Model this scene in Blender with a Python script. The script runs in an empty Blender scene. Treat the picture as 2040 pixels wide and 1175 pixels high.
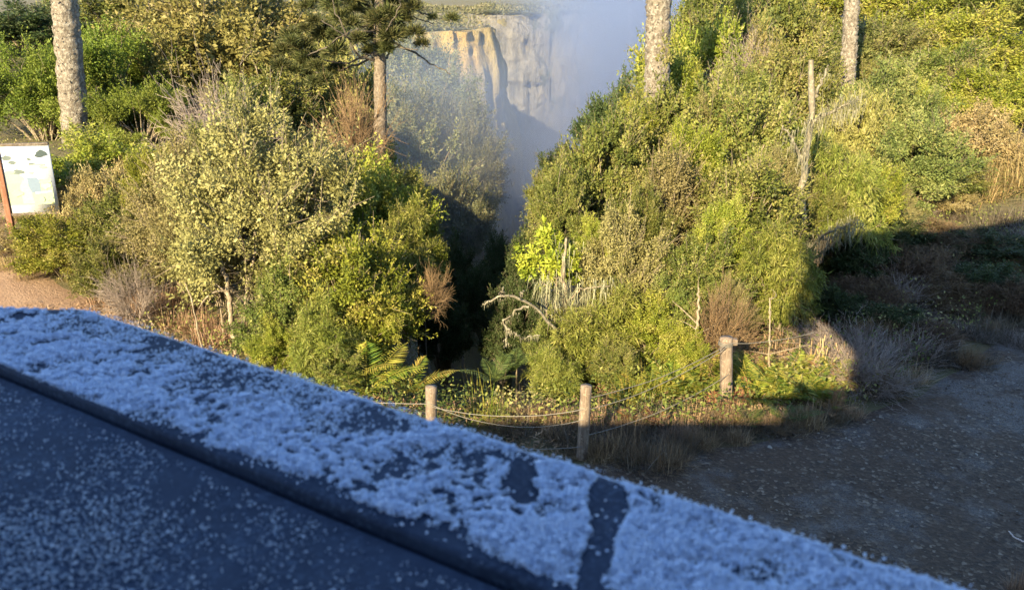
import bpy, math, random
import numpy as np
from mathutils import Vector

R = math.radians
rng = np.random.default_rng(7)
S = bpy.context.scene
COL = S.collection

# ------------------------------------------------------------------ camera
F = 1697.0                       # focal length in photo pixels (2040 wide)
PITCH = R(19.3)
CAM = np.array([0.0, 0.0, 5.7])
cp, sp = math.cos(PITCH), math.sin(PITCH)

def ray(px, py):
    u = (px - 1020) / F; v = (587.5 - py) / F
    return np.array([u, cp + v * sp, -sp + v * cp])

def P(px, py, Y):
    r = ray(px, py); return CAM + r * (Y / r[1])

def G(px, py, z=0.0):
    r = ray(px, py); return CAM + r * ((z - CAM[2]) / r[2])

cam_d = bpy.data.cameras.new('camera'); cam = bpy.data.objects.new('camera', cam_d); COL.objects.link(cam)
cam.location = CAM; cam.rotation_euler = (math.pi / 2 - PITCH, 0, 0)
cam_d.sensor_width = 36; cam_d.lens = F / 2040 * 36
cam_d.clip_start = 0.02; cam_d.clip_end = 9000
cam_d.dof.use_dof = True; cam_d.dof.focus_distance = 15; cam_d.dof.aperture_fstop = 10
S.camera = cam

# ------------------------------------------------------------------ light
SUN_AZ = R(25.5); SUN_EL = R(24.2)
d = Vector((math.sin(SUN_AZ) * math.cos(SUN_EL), math.cos(SUN_AZ) * math.cos(SUN_EL), -math.sin(SUN_EL)))
ld = bpy.data.lights.new('sun', 'SUN'); ld.energy = 5.0; ld.angle = R(0.5); ld.color = (1.0, 0.82, 0.50)
sun = bpy.data.objects.new('sun', ld); COL.objects.link(sun)
sun.rotation_euler = d.to_track_quat('-Z', 'Y').to_euler(); sun.location = (-3, -30, 30)
w = bpy.data.worlds.new('World'); S.world = w; w.use_nodes = True
nt = w.node_tree
sky = nt.nodes.new('ShaderNodeTexSky'); sky.sky_type = 'NISHITA'; sky.sun_disc = False
sky.sun_elevation = SUN_EL; sky.sun_rotation = math.pi + SUN_AZ; sky.ozone_density = 3.0; sky.air_density = 1.0; sky.dust_density = 0.4
sky.altitude = 900
nt.links.new(sky.outputs[0], nt.nodes['Background'].inputs[0]); nt.nodes['Background'].inputs[1].default_value = 0.115
S.view_settings.view_transform = 'Standard'; S.view_settings.look = 'None'; S.view_settings.gamma = 1
S.view_settings.exposure = 1.9
S.render.engine = 'CYCLES'
c = S.cycles
c.max_bounces = 6; c.diffuse_bounces = 3; c.glossy_bounces = 2; c.transmission_bounces = 4; c.volume_bounces = 1
c.transparent_max_bounces = 4; c.caustics_reflective = False; c.caustics_refractive = False
c.use_denoising = True; c.sample_clamp_indirect = 4

# ------------------------------------------------------------------ materials
def new_mat(name):
    m = bpy.data.materials.new(name); m.use_nodes = True
    return m, m.node_tree.nodes, m.node_tree.links, m.node_tree.nodes['Principled BSDF']

def ramp(n, l, src, stops):
    r = n.new('ShaderNodeValToRGB'); e = r.color_ramp.elements
    while len(e) < len(stops): e.new(0.5)
    for i, (p, col) in enumerate(stops):
        e[i].position = p; e[i].color = (*col, 1)
    l.new(src, r.inputs[0]); return r.outputs[0]

def mixc(n, l, f, a, b, blend='MIX'):
    m = n.new('ShaderNodeMix'); m.data_type = 'RGBA'; m.blend_type = blend
    for s, v in ((0, f), (6, a), (7, b)):
        if isinstance(v, (int, float)): m.inputs[s].default_value = v
        elif isinstance(v, tuple): m.inputs[s].default_value = (*v, 1)
        else: l.new(v, m.inputs[s])
    return m.outputs[2]

def noise(n, l, scale, detail=4, rough=0.6, vec=None, stretch=None, coord='Object'):
    t = n.new('ShaderNodeTexNoise'); t.inputs['Scale'].default_value = scale
    t.inputs['Detail'].default_value = detail; t.inputs['Roughness'].default_value = rough
    if vec is None:
        tc = n.new('ShaderNodeTexCoord'); vec = tc.outputs[coord]
    if stretch:
        mp = n.new('ShaderNodeMapping'); mp.inputs['Scale'].default_value = stretch
        l.new(vec, mp.inputs[0]); vec = mp.outputs[0]
    l.new(vec, t.inputs['Vector']); return t.outputs['Fac']

def mth(n, l, op, a, b=0.0):
    m = n.new('ShaderNodeMath'); m.operation = op
    for i, v in enumerate((a, b)):
        if isinstance(v, (int, float)): m.inputs[i].default_value = v
        else: l.new(v, m.inputs[i])
    return m.outputs[0]

def bump(n, l, h, strength, dist, bsdf):
    b = n.new('ShaderNodeBump'); b.inputs['Strength'].default_value = strength; b.inputs['Distance'].default_value = dist
    l.new(h, b.inputs['Height']); l.new(b.outputs[0], bsdf.inputs['Normal'])

def leaf_mat(name, cols, trans=0.25, gloss=0.5, hue=0.03):
    m, n, l, b = new_mat(name)
    at = n.new('ShaderNodeAttribute'); at.attribute_name = 'rnd'
    k = len(cols)
    col = ramp(n, l, at.outputs['Fac'], [(i / (k - 1), cols[i]) for i in range(k)])
    oi = n.new('ShaderNodeObjectInfo')
    hs = n.new('ShaderNodeHueSaturation')
    l.new(mth(n, l, 'ADD', mth(n, l, 'MULTIPLY', oi.outputs['Random'], hue), 0.5 - hue / 2), hs.inputs['Hue'])
    l.new(mth(n, l, 'ADD', mth(n, l, 'MULTIPLY', oi.outputs['Random'], 0.3), 0.85), hs.inputs['Value'])
    l.new(col, hs.inputs['Color'])
    l.new(hs.outputs[0], b.inputs['Base Color']); b.inputs['Roughness'].default_value = gloss
    b.inputs['Specular IOR Level'].default_value = 0.15
    t = n.new('ShaderNodeBsdfTranslucent'); l.new(hs.outputs[0], t.inputs[0])
    mx = n.new('ShaderNodeMixShader'); mx.inputs[0].default_value = trans
    l.new(b.outputs[0], mx.inputs[1]); l.new(t.outputs[0], mx.inputs[2])
    l.new(mx.outputs[0], n['Material Output'].inputs[0])
    return m

LM = {
 'olive':  leaf_mat('olive leaf', [(.12, .108, .04), (.2, .18, .066), (.275, .245, .1), (.34, .285, .135)]),
 'pale':   leaf_mat('yellow olive leaf', [(.07, .07, .02), (.19, .18, .05), (.28, .25, .085), (.32, .27, .12)]),
 'bright': leaf_mat('bright green leaf', [(.04, .065, .012), (.11, .155, .02), (.16, .2, .03), (.2, .21, .05)]),
 'green':  leaf_mat('mid green leaf', [(.03, .045, .012), (.105, .13, .028), (.2, .205, .05), (.32, .27, .12)]),
 'yellow': leaf_mat('yellow green leaf', [(.05, .07, .012), (.16, .19, .022), (.27, .27, .045), (.38, .32, .11)]),
 'blue':   leaf_mat('blue green leaf', [(.045, .06, .018), (.12, .145, .04), (.19, .2, .06), (.28, .25, .10)]),
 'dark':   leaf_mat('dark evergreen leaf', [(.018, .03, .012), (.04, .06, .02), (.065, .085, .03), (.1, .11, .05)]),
 'gold':   leaf_mat('golden leaf', [(.09, .12, .015), (.21, .24, .025), (.34, .33, .045), (.22, .25, .03)]),
 'orange': leaf_mat('rusty leaf', [(.15, .12, .05), (.27, .22, .09), (.36, .29, .14), (.34, .22, .1)]),
 'needle': leaf_mat('pine needle', [(.025, .032, .012), (.055, .065, .02), (.085, .09, .03), (.11, .1, .04)], trans=.1),
 'fern':   leaf_mat('fern leaf', [(.04, .075, .012), (.13, .17, .022), (.24, .24, .038), (.38, .31, .07)], trans=.3),
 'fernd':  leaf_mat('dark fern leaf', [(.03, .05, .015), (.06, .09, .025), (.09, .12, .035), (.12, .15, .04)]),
 'straw':  leaf_mat('dry straw', [(.14, .08, .04), (.28, .18, .10), (.38, .26, .15), (.44, .33, .22)], trans=.1),
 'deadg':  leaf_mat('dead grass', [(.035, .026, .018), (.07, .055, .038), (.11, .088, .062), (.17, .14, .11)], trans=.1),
 'lichen': leaf_mat('beard lichen', [(.12, .12, .07), (.19, .185, .11), (.26, .245, .16), (.32, .3, .2)], trans=.15),
 'bam':    leaf_mat('narrow leaf', [(.045, .065, .014), (.14, .16, .027), (.225, .225, .05), (.33, .285, .11)]),
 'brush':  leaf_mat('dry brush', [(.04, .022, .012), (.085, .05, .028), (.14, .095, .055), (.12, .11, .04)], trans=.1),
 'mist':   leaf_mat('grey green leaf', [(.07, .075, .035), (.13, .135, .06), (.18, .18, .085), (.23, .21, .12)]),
}

def bark(name, c1, c2, c3, scale=14, stretch=(1, 1, .35), bd=.03):
    m, n, l, b = new_mat(name)
    f = noise(n, l, scale, 6, .7, stretch=stretch)
    g = noise(n, l, scale * .9, 5, .7)
    col = ramp(n, l, f, [(.3, c1), (.5, c2), (.68, c3)])
    col = mixc(n, l, mth(n, l, 'GREATER_THAN', g, .58), col, c3)
    l.new(col, b.inputs['Base Color']); b.inputs['Roughness'].default_value = .9
    bump(n, l, f, .8, bd, b); return m

M_TWIG = bark('pale twig bark', (.10, .075, .05), (.22, .17, .11), (.32, .27, .19), 20)
M_GREYT = bark('grey twig bark', (.16, .12, .1), (.27, .21, .17), (.36, .3, .25), 20)
M_BROWNT = bark('brown twig bark', (.12, .07, .035), (.2, .125, .06), (.28, .19, .1), 20)
M_TRUNK = bark('araucaria bark', (.05, .04, .03), (.165, .135, .1), (.3, .275, .22), 13, (1, 1, .75), .09)
M_TRUNKD = bark('brown araucaria bark', (.05, .038, .028), (.13, .1, .072), (.23, .19, .14), 13, (1, 1, .8), .05)
M_LICH = bark('lichen bark', (.08, .065, .045), (.17, .145, .1), (.28, .255, .18), 16)
M_POST = bark('weathered post wood', (.07, .05, .035), (.15, .11, .08), (.24, .19, .14), 26, (1, 1, .12), .008)
M_WOODRED = bark('red brown wood', (.12, .05, .025), (.2, .085, .045), (.26, .12, .07), 22, (1, 1, .1), .006)

def plain(name, col, rough=.6, metal=0):
    m, n, l, b = new_mat(name)
    f = noise(n, l, 25, 4)
    l.new(mixc(n, l, f, tuple(x * .8 for x in col), tuple(min(1, x * 1.15) for x in col)), b.inputs['Base Color'])
    b.inputs['Roughness'].default_value = rough; b.inputs['Metallic'].default_value = metal
    return m

# ------------------------------------------------------------------ mesh helpers
def nrm(a):
    return a / np.maximum(np.linalg.norm(a, axis=-1, keepdims=True), 1e-9)

def mesh_np(name, V, Fq, rnd=None, mats=(), smooth=False, mi=None):
    V = np.asarray(V, dtype=np.float32).reshape(-1, 3); Fq = np.asarray(Fq, dtype=np.int32)
    k = Fq.shape[1]
    me = bpy.data.meshes.new(name)
    me.vertices.add(len(V)); me.vertices.foreach_set('co', V.ravel())
    me.loops.add(Fq.size); me.loops.foreach_set('vertex_index', Fq.ravel())
    me.polygons.add(len(Fq)); me.polygons.foreach_set('loop_start', np.arange(len(Fq), dtype=np.int32) * k)
    if smooth: me.polygons.foreach_set('use_smooth', np.ones(len(Fq), dtype=bool))
    if mi is not None: me.polygons.foreach_set('material_index', np.asarray(mi, dtype=np.int32))
    me.update(calc_edges=True)
    if rnd is not None:
        a = me.attributes.new('rnd', 'FLOAT', 'FACE'); a.data.foreach_set('value', np.asarray(rnd, dtype=np.float32))
    for m in mats: me.materials.append(m)
    return me

def link(name, me, parent=None, loc=None):
    o = bpy.data.objects.new(name, me); COL.objects.link(o)
    if parent is not None: o.parent = parent
    if loc is not None: o.location = loc
    return o

def tag(o, label, cat, group=None, kind=None):
    if label: o['label'] = label
    if cat: o['category'] = cat
    if group: o['group'] = group
    if kind: o['kind'] = kind
    return o

def empty(name, loc, rz=0.0):
    o = bpy.data.objects.new(name, None); COL.objects.link(o); o.location = loc; o.rotation_euler = (0, 0, rz)
    o.empty_display_size = .1
    return o

def leaves(Pp, D, N, L, W, fold=.15):
    """diamond leaves; arrays (n,3),(n,3),(n,3),(n,),(n,)"""
    D = nrm(D); Sd = nrm(np.cross(D, N)); Nn = np.cross(Sd, D)
    L = np.broadcast_to(L, len(Pp))[:, None]; W = np.broadcast_to(W, len(Pp))[:, None]
    mid = Pp + D * L * .45 + Nn * W * fold
    V = np.stack([Pp, mid + Sd * W * .5, Pp + D * L, mid - Sd * W * .5], 1)
    Fq = np.arange(len(Pp) * 4).reshape(-1, 4)
    return V.reshape(-1, 3), Fq

def tubes(paths, radii, k=4):
    """paths (n,m,3) radii (n,m)"""
    n, m, _ = paths.shape
    T = nrm(np.gradient(paths, axis=1))
    ref = np.tile(np.array([.31, .17, .05]), (n, m, 1)) + 0
    ref[np.abs(T[..., 2]) < .5] = np.array([.02, .05, 1.0])
    A = nrm(np.cross(T, ref)); B = np.cross(T, A)
    ang = np.arange(k) * 2 * np.pi / k
    V = paths[:, :, None, :] + radii[:, :, None, None] * (A[:, :, None, :] * np.cos(ang)[None, None, :, None] + B[:, :, None, :] * np.sin(ang)[None, None, :, None])
    idx = np.arange(n * m * k).reshape(n, m, k)
    a = idx[:, :-1, :]; b = idx[:, 1:, :]
    Fq = np.stack([a, np.roll(a, -1, 2), np.roll(b, -1, 2), b], -1).reshape(-1, 4)
    return V.reshape(-1, 3), Fq

def join(parts):
    Vs, Fs, Rs, off = [], [], [], 0
    for p in parts:
        V, Fq = p[0], p[1]
        Vs.append(V); Fs.append(Fq + off); off += len(V)
        Rs.append(p[2] if len(p) > 2 else np.zeros(len(Fq)))
    return np.concatenate(Vs), np.concatenate(Fs), np.concatenate(Rs)

def rdir(n, zmin=-1.0, g=rng):
    z = g.uniform(zmin, 1, n); a = g.uniform(0, 2 * np.pi, n); r = np.sqrt(1 - z * z)
    return np.stack([r * np.cos(a), r * np.sin(a), z], 1)

def bez(a, b, c_, m):
    t = np.linspace(0, 1, m)[None, :, None]
    return a[:, None] * (1 - t) ** 2 + 2 * t * (1 - t) * b[:, None] + c_[:, None] * t * t

def blades(B, Dh, Ln, W, rise, droop, g, m=4, vs=1.0):
    """grass blades as ribbons. B base (n,3), Dh horizontal dir (n,3), rise up fraction"""
    n = len(B)
    t = np.linspace(0, 1, m)[None, :, None]
    up = np.array([0, 0, vs])
    Ln = Ln[:, None, None]
    pth = B[:, None] + Dh[:, None] * t * (1 - rise[:, None, None]) * Ln + up * (t * rise[:, None, None] - droop[:, None, None] * t * t) * Ln
    side = nrm(np.cross(Dh, up) + g.normal(0, .4, (n, 3)))[:, None]
    wd = (W[:, None, None] * (1 - t * .9)) * .5
    V = np.stack([pth - side * wd, pth + side * wd], 2)           # n,m,2,3
    idx = np.arange(n * m * 2).reshape(n, m, 2)
    Fq = np.stack([idx[:, :-1, 0], idx[:, :-1, 1], idx[:, 1:, 1], idx[:, 1:, 0]], -1).reshape(-1, 4)
    rn = np.repeat(g.uniform(0, 1, n), m - 1)
    return V.reshape(-1, 3), Fq, rn

# value noise for terrain
def vnoise(x, y, s, seed):
    x = np.asarray(x) / s; y = np.asarray(y) / s
    xi = np.floor(x).astype(np.int64); yi = np.floor(y).astype(np.int64); fx = x - xi; fy = y - yi
    def h(i, j):
        q = np.sin(i * 127.1 + j * 311.7 + seed * 74.7) * 43758.5453
        return q - np.floor(q)
    fx = fx * fx * (3 - 2 * fx); fy = fy * fy * (3 - 2 * fy)
    return (h(xi, yi) * (1 - fx) + h(xi + 1, yi) * fx) * (1 - fy) + (h(xi, yi + 1) * (1 - fx) + h(xi + 1, yi + 1) * fx) * fy - .5

def ss(a, b, x):
    t = np.clip((np.asarray(x, dtype=float) - a) / (b - a), 0, 1); return t * t * (3 - 2 * t)

# ------------------------------------------------------------------ terrain
RIM = np.array([(1.5, 40), (-1.5, 40), (-2, 60), (-3, 80), (-8, 105), (-18, 135), (-34, 170), (-32, 196), (-22, 200), (-13, 204), (-6.8, 212), (-7.5, 235), (-30, 300), (-70, 425),
                (-40, 440), (-5, 428), (20, 436), (45, 415), (80, 405), (112, 350), (120, 270), (92, 200), (48, 120), (22, 75), (9, 50)], dtype=float)

def sd_poly(x, y, poly):
    x = np.asarray(x, dtype=float); y = np.asarray(y, dtype=float)
    dmin = np.full(x.shape, 1e9); inside = np.zeros(x.shape, dtype=bool)
    n = len(poly)
    for i in range(n):
        a = poly[i]; b = poly[(i + 1) % n]
        e = b - a; t = np.clip(((x - a[0]) * e[0] + (y - a[1]) * e[1]) / (e @ e), 0, 1)
        dmin = np.minimum(dmin, np.hypot(x - a[0] - t * e[0], y - a[1] - t * e[1]))
        cr = ((a[1] > y) != (b[1] > y)) & (x < (b[0] - a[0]) * (y - a[1]) / (b[1] - a[1] + 1e-12) + a[0])
        inside ^= cr
    return np.where(inside, dmin, -dmin)

def H(x, y):
    x = np.asarray(x, dtype=float); y = np.asarray(y, dtype=float)
    h = 1.6 * ss(6, 15, x) * ss(13, 24, y) + 4.0 * ss(9, 40, x) * ss(20, 52, y)
    h = h + 1.3 * ss(5, 12, -x) * ss(12, 20, y) + 2.6 * ss(8, 32, -x) * ss(22, 40, y) * (1 - ss(42, 56, y))
    far = ss(60, 160, y) + ss(60, 160, np.abs(x)) * (1 - ss(60, 160, y))
    far = np.maximum(far, ss(42, 58, y) * (x < 0))
    h = h * (1 - far) + far * (-1.5 - 3.0 * ss(42, 58, y) * (x < 0) * (1 - ss(120, 190, y)) + 3.5 * ss(430, 800, y) + 2.0 * ss(800, 2500, y) + 3.0 * vnoise(x, y, 160, 3))
    h = h + ss(11, 20, y) * .5 * vnoise(x, y, 3.1, 5) + .05 * vnoise(x, y, .7, 6) * ss(10.5, 11.5, y)
    gx = -0.5 + .02 * (y - 12)
    gw = 1.6 + .12 * np.maximum(y - 12, 0)
    gd = np.maximum(y - 11.3, 0) * .85
    h = h - np.minimum(gd, 22) * np.exp(-((x - gx) / gw) ** 2) * (1 - ss(60, 80, y))
    s = sd_poly(x, y, RIM)
    h = h - 85 * ss(0, 14, s)
    # slope towards the gorge on the left bank
    h = h - 9.0 * ss(-14, 0, s) * ss(34, 44, y) * (1 - ss(150, 185, y))
    return h

def Hs(x, y): return float(H(np.array([x]), np.array([y]))[0])

def axis(segs):
    out = []
    for a, b, st in segs: out += list(np.arange(a, b, st))
    return np.array(out)
xs_ = axis([(-3000, -400, 200), (-400, -150, 25), (-150, -40, 3), (-40, -14, 1), (-14, 14, .25), (14, 40, 1), (40, 150, 3), (150, 400, 25), (400, 3001, 200)])
ys_ = axis([(-60, 0, 6), (0, 8, 1), (8, 32, .25), (32, 100, 1.2), (100, 460, 3), (460, 900, 22), (900, 4001, 155)])
X, Y = np.meshgrid(xs_, ys_)
Z = H(X, Y)
nx, ny = len(xs_), len(ys_)
idx = np.arange(nx * ny).reshape(ny, nx)
Fq = np.stack([idx[:-1, :-1], idx[:-1, 1:], idx[1:, 1:], idx[1:, :-1]], -1).reshape(-1, 4)

m, n, l, b = new_mat('forest ground')
f1 = noise(n, l, .35, 6, .65); f2 = noise(n, l, 6, 6, .7); f3 = noise(n, l, 40, 4, .7)
colr = ramp(n, l, f1, [(.3, (.13, .09, .05)), (.45, (.1, .1, .035)), (.6, (.16, .14, .05)), (.72, (.24, .15, .075))])
colr = mixc(n, l, mth(n, l, 'MULTIPLY', f2, .75), colr, (.07, .042, .025))
colr = mixc(n, l, mth(n, l, 'GREATER_THAN', f3, .62), colr, (.2, .16, .1))
l.new(colr, b.inputs['Base Color']); b.inputs['Roughness'].default_value = .95
bump(n, l, f2, .8, .15, b)
ground = link('ground', mesh_np('ground', np.stack([X, Y, Z], -1), Fq, mats=[m], smooth=True)); tag(ground, None, None, kind='structure')

# the path: a gravel sheet on the ground (traced on the ground plane)
pth = [G(1040, 1010), G(1180, 935), G(1330, 915), G(1480, 880), G(1600, 850), G(1700, 842), G(1790, 815), G(1850, 792), G(1900, 740), G(1960, 690), G(2040, 640), G(2110, 590),
       np.array([16.5, 17.5, 0]), np.array([19, 15, 0]), np.array([19, 4, 0]), np.array([2.0, 3.0, 0])]
poly = np.array([p[:2] for p in pth])
gx_ = np.arange(-1, 20, .16); gy_ = np.arange(3, 19, .16)
GX, GY = np.meshgrid(gx_, gy_)
sd = sd_poly(GX, GY, poly) + .35 * vnoise(GX, GY, .8, 2)
gz = H(GX, GY) + np.where(sd > 0, .03, -.06) * np.clip(np.abs(sd) * 4, 0, 1) + .004
gi = np.arange(GX.size).reshape(GX.shape)
q = np.stack([gi[:-1, :-1], gi[:-1, 1:], gi[1:, 1:], gi[1:, :-1]], -1).reshape(-1, 4)
keep = (sd[:-1, :-1] > -.3).ravel()
m, n, l, b = new_mat('dark gravel')
v = n.new('ShaderNodeTexVoronoi'); v.inputs['Scale'].default_value = 26
tc = n.new('ShaderNodeTexCoord'); l.new(tc.outputs['Object'], v.inputs['Vector'])
f1 = noise(n, l, 1.1, 5, .65); f2 = noise(n, l, 60, 4, .8)
sep = n.new('ShaderNodeSeparateColor'); l.new(v.outputs['Color'], sep.inputs[0])
colr = ramp(n, l, sep.outputs[0], [(0, (.03, .015, .007)), (.6, (.075, .042, .020)), (.9, (.14, .09, .05)), (1, (.34, .26, .18))])
colr = mixc(n, l, ramp(n, l, f1, [(.4, (0, 0, 0)), (.62, (.75, .75, .75))]), colr, (.08, .042, .018))
dn = n.new('ShaderNodeVectorMath'); dn.operation = 'DISTANCE'; l.new(tc.outputs['Object'], dn.inputs[0]); dn.inputs[1].default_value = tuple(G(2010, 760))
fr = mth(n, l, 'ADD', noise(n, l, .9, 5, .65), ramp(n, l, mth(n, l, 'MULTIPLY', dn.outputs['Value'], .4), [(.2, (.16, .16, .16)), (.9, (0, 0, 0))]))
frm = mth(n, l, 'MULTIPLY', ramp(n, l, fr, [(.5, (0, 0, 0)), (.62, (1, 1, 1))]), ramp(n, l, f2, [(.42, (0, 0, 0)), (.6, (.75, .75, .75))]))
colr = mixc(n, l, frm, colr, (.22, .21, .2))
l.new(colr, b.inputs['Base Color']); b.inputs['Roughness'].default_value = .8
bump(n, l, mth(n, l, 'ADD', v.outputs['Distance'], f2), .9, .03, b)
path = link('path', mesh_np('path', np.stack([GX, GY, gz], -1), q[keep], mats=[m], smooth=True)); tag(path, None, None, kind='structure')

# bare earth at the left
ep = np.array([P(-260, 640, 13)[:2], P(-10, 620, 13.5)[:2], P(70, 600, 14)[:2], P(140, 600, 14.2)[:2], P(200, 590, 14.6)[:2], P(150, 560, 15.6)[:2], P(70, 530, 17)[:2], P(40, 470, 19)[:2], P(-60, 440, 21)[:2], P(-300, 440, 21)[:2]])
gx_ = np.arange(-18, -4, .2); gy_ = np.arange(12, 23, .2); GX2, GY2 = np.meshgrid(gx_, gy_)
sd2 = sd_poly(GX2, GY2, ep) + .6 * vnoise(GX2, GY2, .9, 12)
gz2 = H(GX2, GY2) + np.where(sd2 > 0, .03, -.06) * np.clip(np.abs(sd2) * 4, 0, 1) + .006
gi = np.arange(GX2.size).reshape(GX2.shape); q = np.stack([gi[:-1, :-1], gi[:-1, 1:], gi[1:, 1:], gi[1:, :-1]], -1).reshape(-1, 4)
m, n, l, b = new_mat('sandy earth'); f1 = noise(n, l, 1.5, 6, .7); f2 = noise(n, l, 18, 5, .7)
colr = ramp(n, l, f1, [(.3, (.2, .12, .07)), (.7, (.32, .21, .13))]); colr = mixc(n, l, ramp(n, l, f2, [(.5, (0, 0, 0)), (.7, (.7, .7, .7))]), colr, (.2, .11, .06))
l.new(colr, b.inputs['Base Color']); b.inputs['Roughness'].default_value = .95; bump(n, l, f2, .8, .06, b)
tag(link('earth_path', mesh_np('earth_path', np.stack([GX2, GY2, gz2], -1), q[(sd2[:-1, :-1] > -.3).ravel()], mats=[m], smooth=True)), None, None, kind='structure')

# ------------------------------------------------------------------ cliffs
def rock_mat(name, c_lo, c_hi, veg, vegc, stain=False):
    m, n, l, b = new_mat(name)
    tc = n.new('ShaderNodeTexCoord')
    f = noise(n, l, .26, 8, .7, stretch=(1, 1, .14)); g = noise(n, l, .075, 8, .72, stretch=(1, 1, .7)); h = noise(n, l, .7, 6, .7, stretch=(1, 1, .5))
    colr = ramp(n, l, f, [(.36, c_lo), (.5, tuple((a + b2) / 2 for a, b2 in zip(c_lo, c_hi))), (.64, c_hi)])
    colr = mixc(n, l, mth(n, l, 'MULTIPLY', ramp(n, l, h, [(.45, (0, 0, 0)), (.7, (1, 1, 1))]), .45), colr, tuple(x * .55 for x in c_lo))
    if stain:
        s = noise(n, l, .09, 4, .5, stretch=(1, 1, .5))
        st = P(912, 112, 202)
        dn = n.new('ShaderNodeVectorMath'); dn.operation = 'DISTANCE'; l.new(tc.outputs['Object'], dn.inputs[0]); dn.inputs[1].default_value = tuple(st)
        k = mth(n, l, 'ADD', mth(n, l, 'MULTIPLY', dn.outputs['Value'], .11), mth(n, l, 'MULTIPLY', s, -.9))
        colr = mixc(n, l, ramp(n, l, k, [(.05, (.6, .6, .6)), (.28, (0, 0, 0))]), colr, (.46, .29, .07))
    gm = ramp(n, l, g, [(veg, (0, 0, 0)), (veg + .06, (1, 1, 1))])
    colr = mixc(n, l, gm, colr, vegc)
    l.new(colr, b.inputs['Base Color']); b.inputs['Roughness'].default_value = .95
    bump(n, l, mth(n, l, 'ADD', f, mth(n, l, 'MULTIPLY', h, .6)), 1, 3.0, b); return m

def cliff(name, pts, zt, depth, mat, seed, amp=3.0, step=.8):
    pts = np.array(pts, dtype=float)
    seg = np.hypot(*np.diff(pts, axis=0).T); s = np.concatenate([[0], np.cumsum(seg)])
    u = np.arange(0, s[-1], step)
    px = np.interp(u, s, pts[:, 0]); py = np.interp(u, s, pts[:, 1])
    ker = np.ones(7) / 7
    px = np.convolve(np.pad(px, 3, 'edge'), ker, 'valid'); py = np.convolve(np.pad(py, 3, 'edge'), ker, 'valid')
    tx, ty = np.gradient(px), np.gradient(py); tl = np.hypot(tx, ty); nxn, nyn = ty / tl, -tx / tl
    top = H(px - nxn * 3, py - nyn * 3)
    zz = np.concatenate([[0], np.linspace(0.0, 1, 110) ** 1.2])
    rows = []
    for i, t in enumerate(zz):
        zd = t * depth
        dsp = 1.2 + amp * (vnoise(u, zd * .12, 7, seed) + .7 * vnoise(u, zd * .07, 2.6, seed + 1) + .6 * vnoise(u, zd * .10, 1.2, seed + 2) + .3 * vnoise(u, zd, 1.6, seed + 3) + .55 * vnoise(u * .2, zd, 3.2, seed + 13) * (vnoise(u, zd * .2, 6, seed + 14) + .5)) + amp * .5 * vnoise(u * .3, zd, 9, seed + 4) + .10 * zd + amp * .7 * ss(0, 9, zd + 5 * vnoise(u, u * 0, 8, seed + 6)) + amp * .8 * ss(24, 27, zd + 16 * vnoise(u, u * 0, 12, seed + 7))
        if i == 0: dsp = dsp * 0 - 3.0
        rows.append(np.stack([px + nxn * dsp, py + nyn * dsp, top - zd + ((1.6 * vnoise(u, u * 0, 5, seed + 9) + .8 * vnoise(u, u * 0, 1.7, seed + 8)) * (1 - t) if i else 0.05)], 1))
    V = np.array(rows); r_, c_ = V.shape[:2]
    ii = np.arange(r_ * c_).reshape(r_, c_)
    Fq = np.stack([ii[:-1, :-1], ii[:-1, 1:], ii[1:, 1:], ii[1:, :-1]], -1).reshape(-1, 4)
    o = link(name, mesh_np(name, V, Fq, mats=[mat], smooth=False)); tag(o, None, None, kind='structure'); return o

M_ROCK1 = rock_mat('sunlit pale rock', (.18, .135, .055), (.44, .35, .15), .6, (.08, .085, .03), True)
M_ROCK2 = rock_mat('grey far rock', (.10, .095, .085), (.25, .225, .18), .55, (.05, .06, .03))
cliff('cliff', RIM[6:14], 0, 95, M_ROCK1, 11, 3.0, .5)
cliff('far_cliff', RIM[13:22], 0, 110, M_ROCK2, 31, 5.0, 1.6)

# waterfall on the far right wall
wf = [P(1253, -40, 395), P(1254, 30, 394), P(1254, 75, 393), P(1256, 118, 392)]
Vw, Fw = [], []
for k in range(5):
    pt = np.array([p + np.array([rng.normal(0, .25), -.6 - .3 * k, 0]) for p in wf])
    mp_ = np.array([pt[0] + (pt[-1] - pt[0]) * t for t in np.linspace(0, 1, 14)])
    mp_[:, 0] += rng.normal(0, .12, 14)
    V_, F_ = tubes(mp_[None], np.full((1, 14), .45) * rng.uniform(.5, 1), 5); Vw.append((V_, F_))
V_, F_, _ = join(Vw)
m_w = plain('falling water', (.8, .83, .86), .4)
tag(link('waterfall', mesh_np('waterfall', V_, F_, mats=[m_w], smooth=True)), 'thin white waterfall dropping down the far wall of the misty gorge', 'waterfall')

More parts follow.
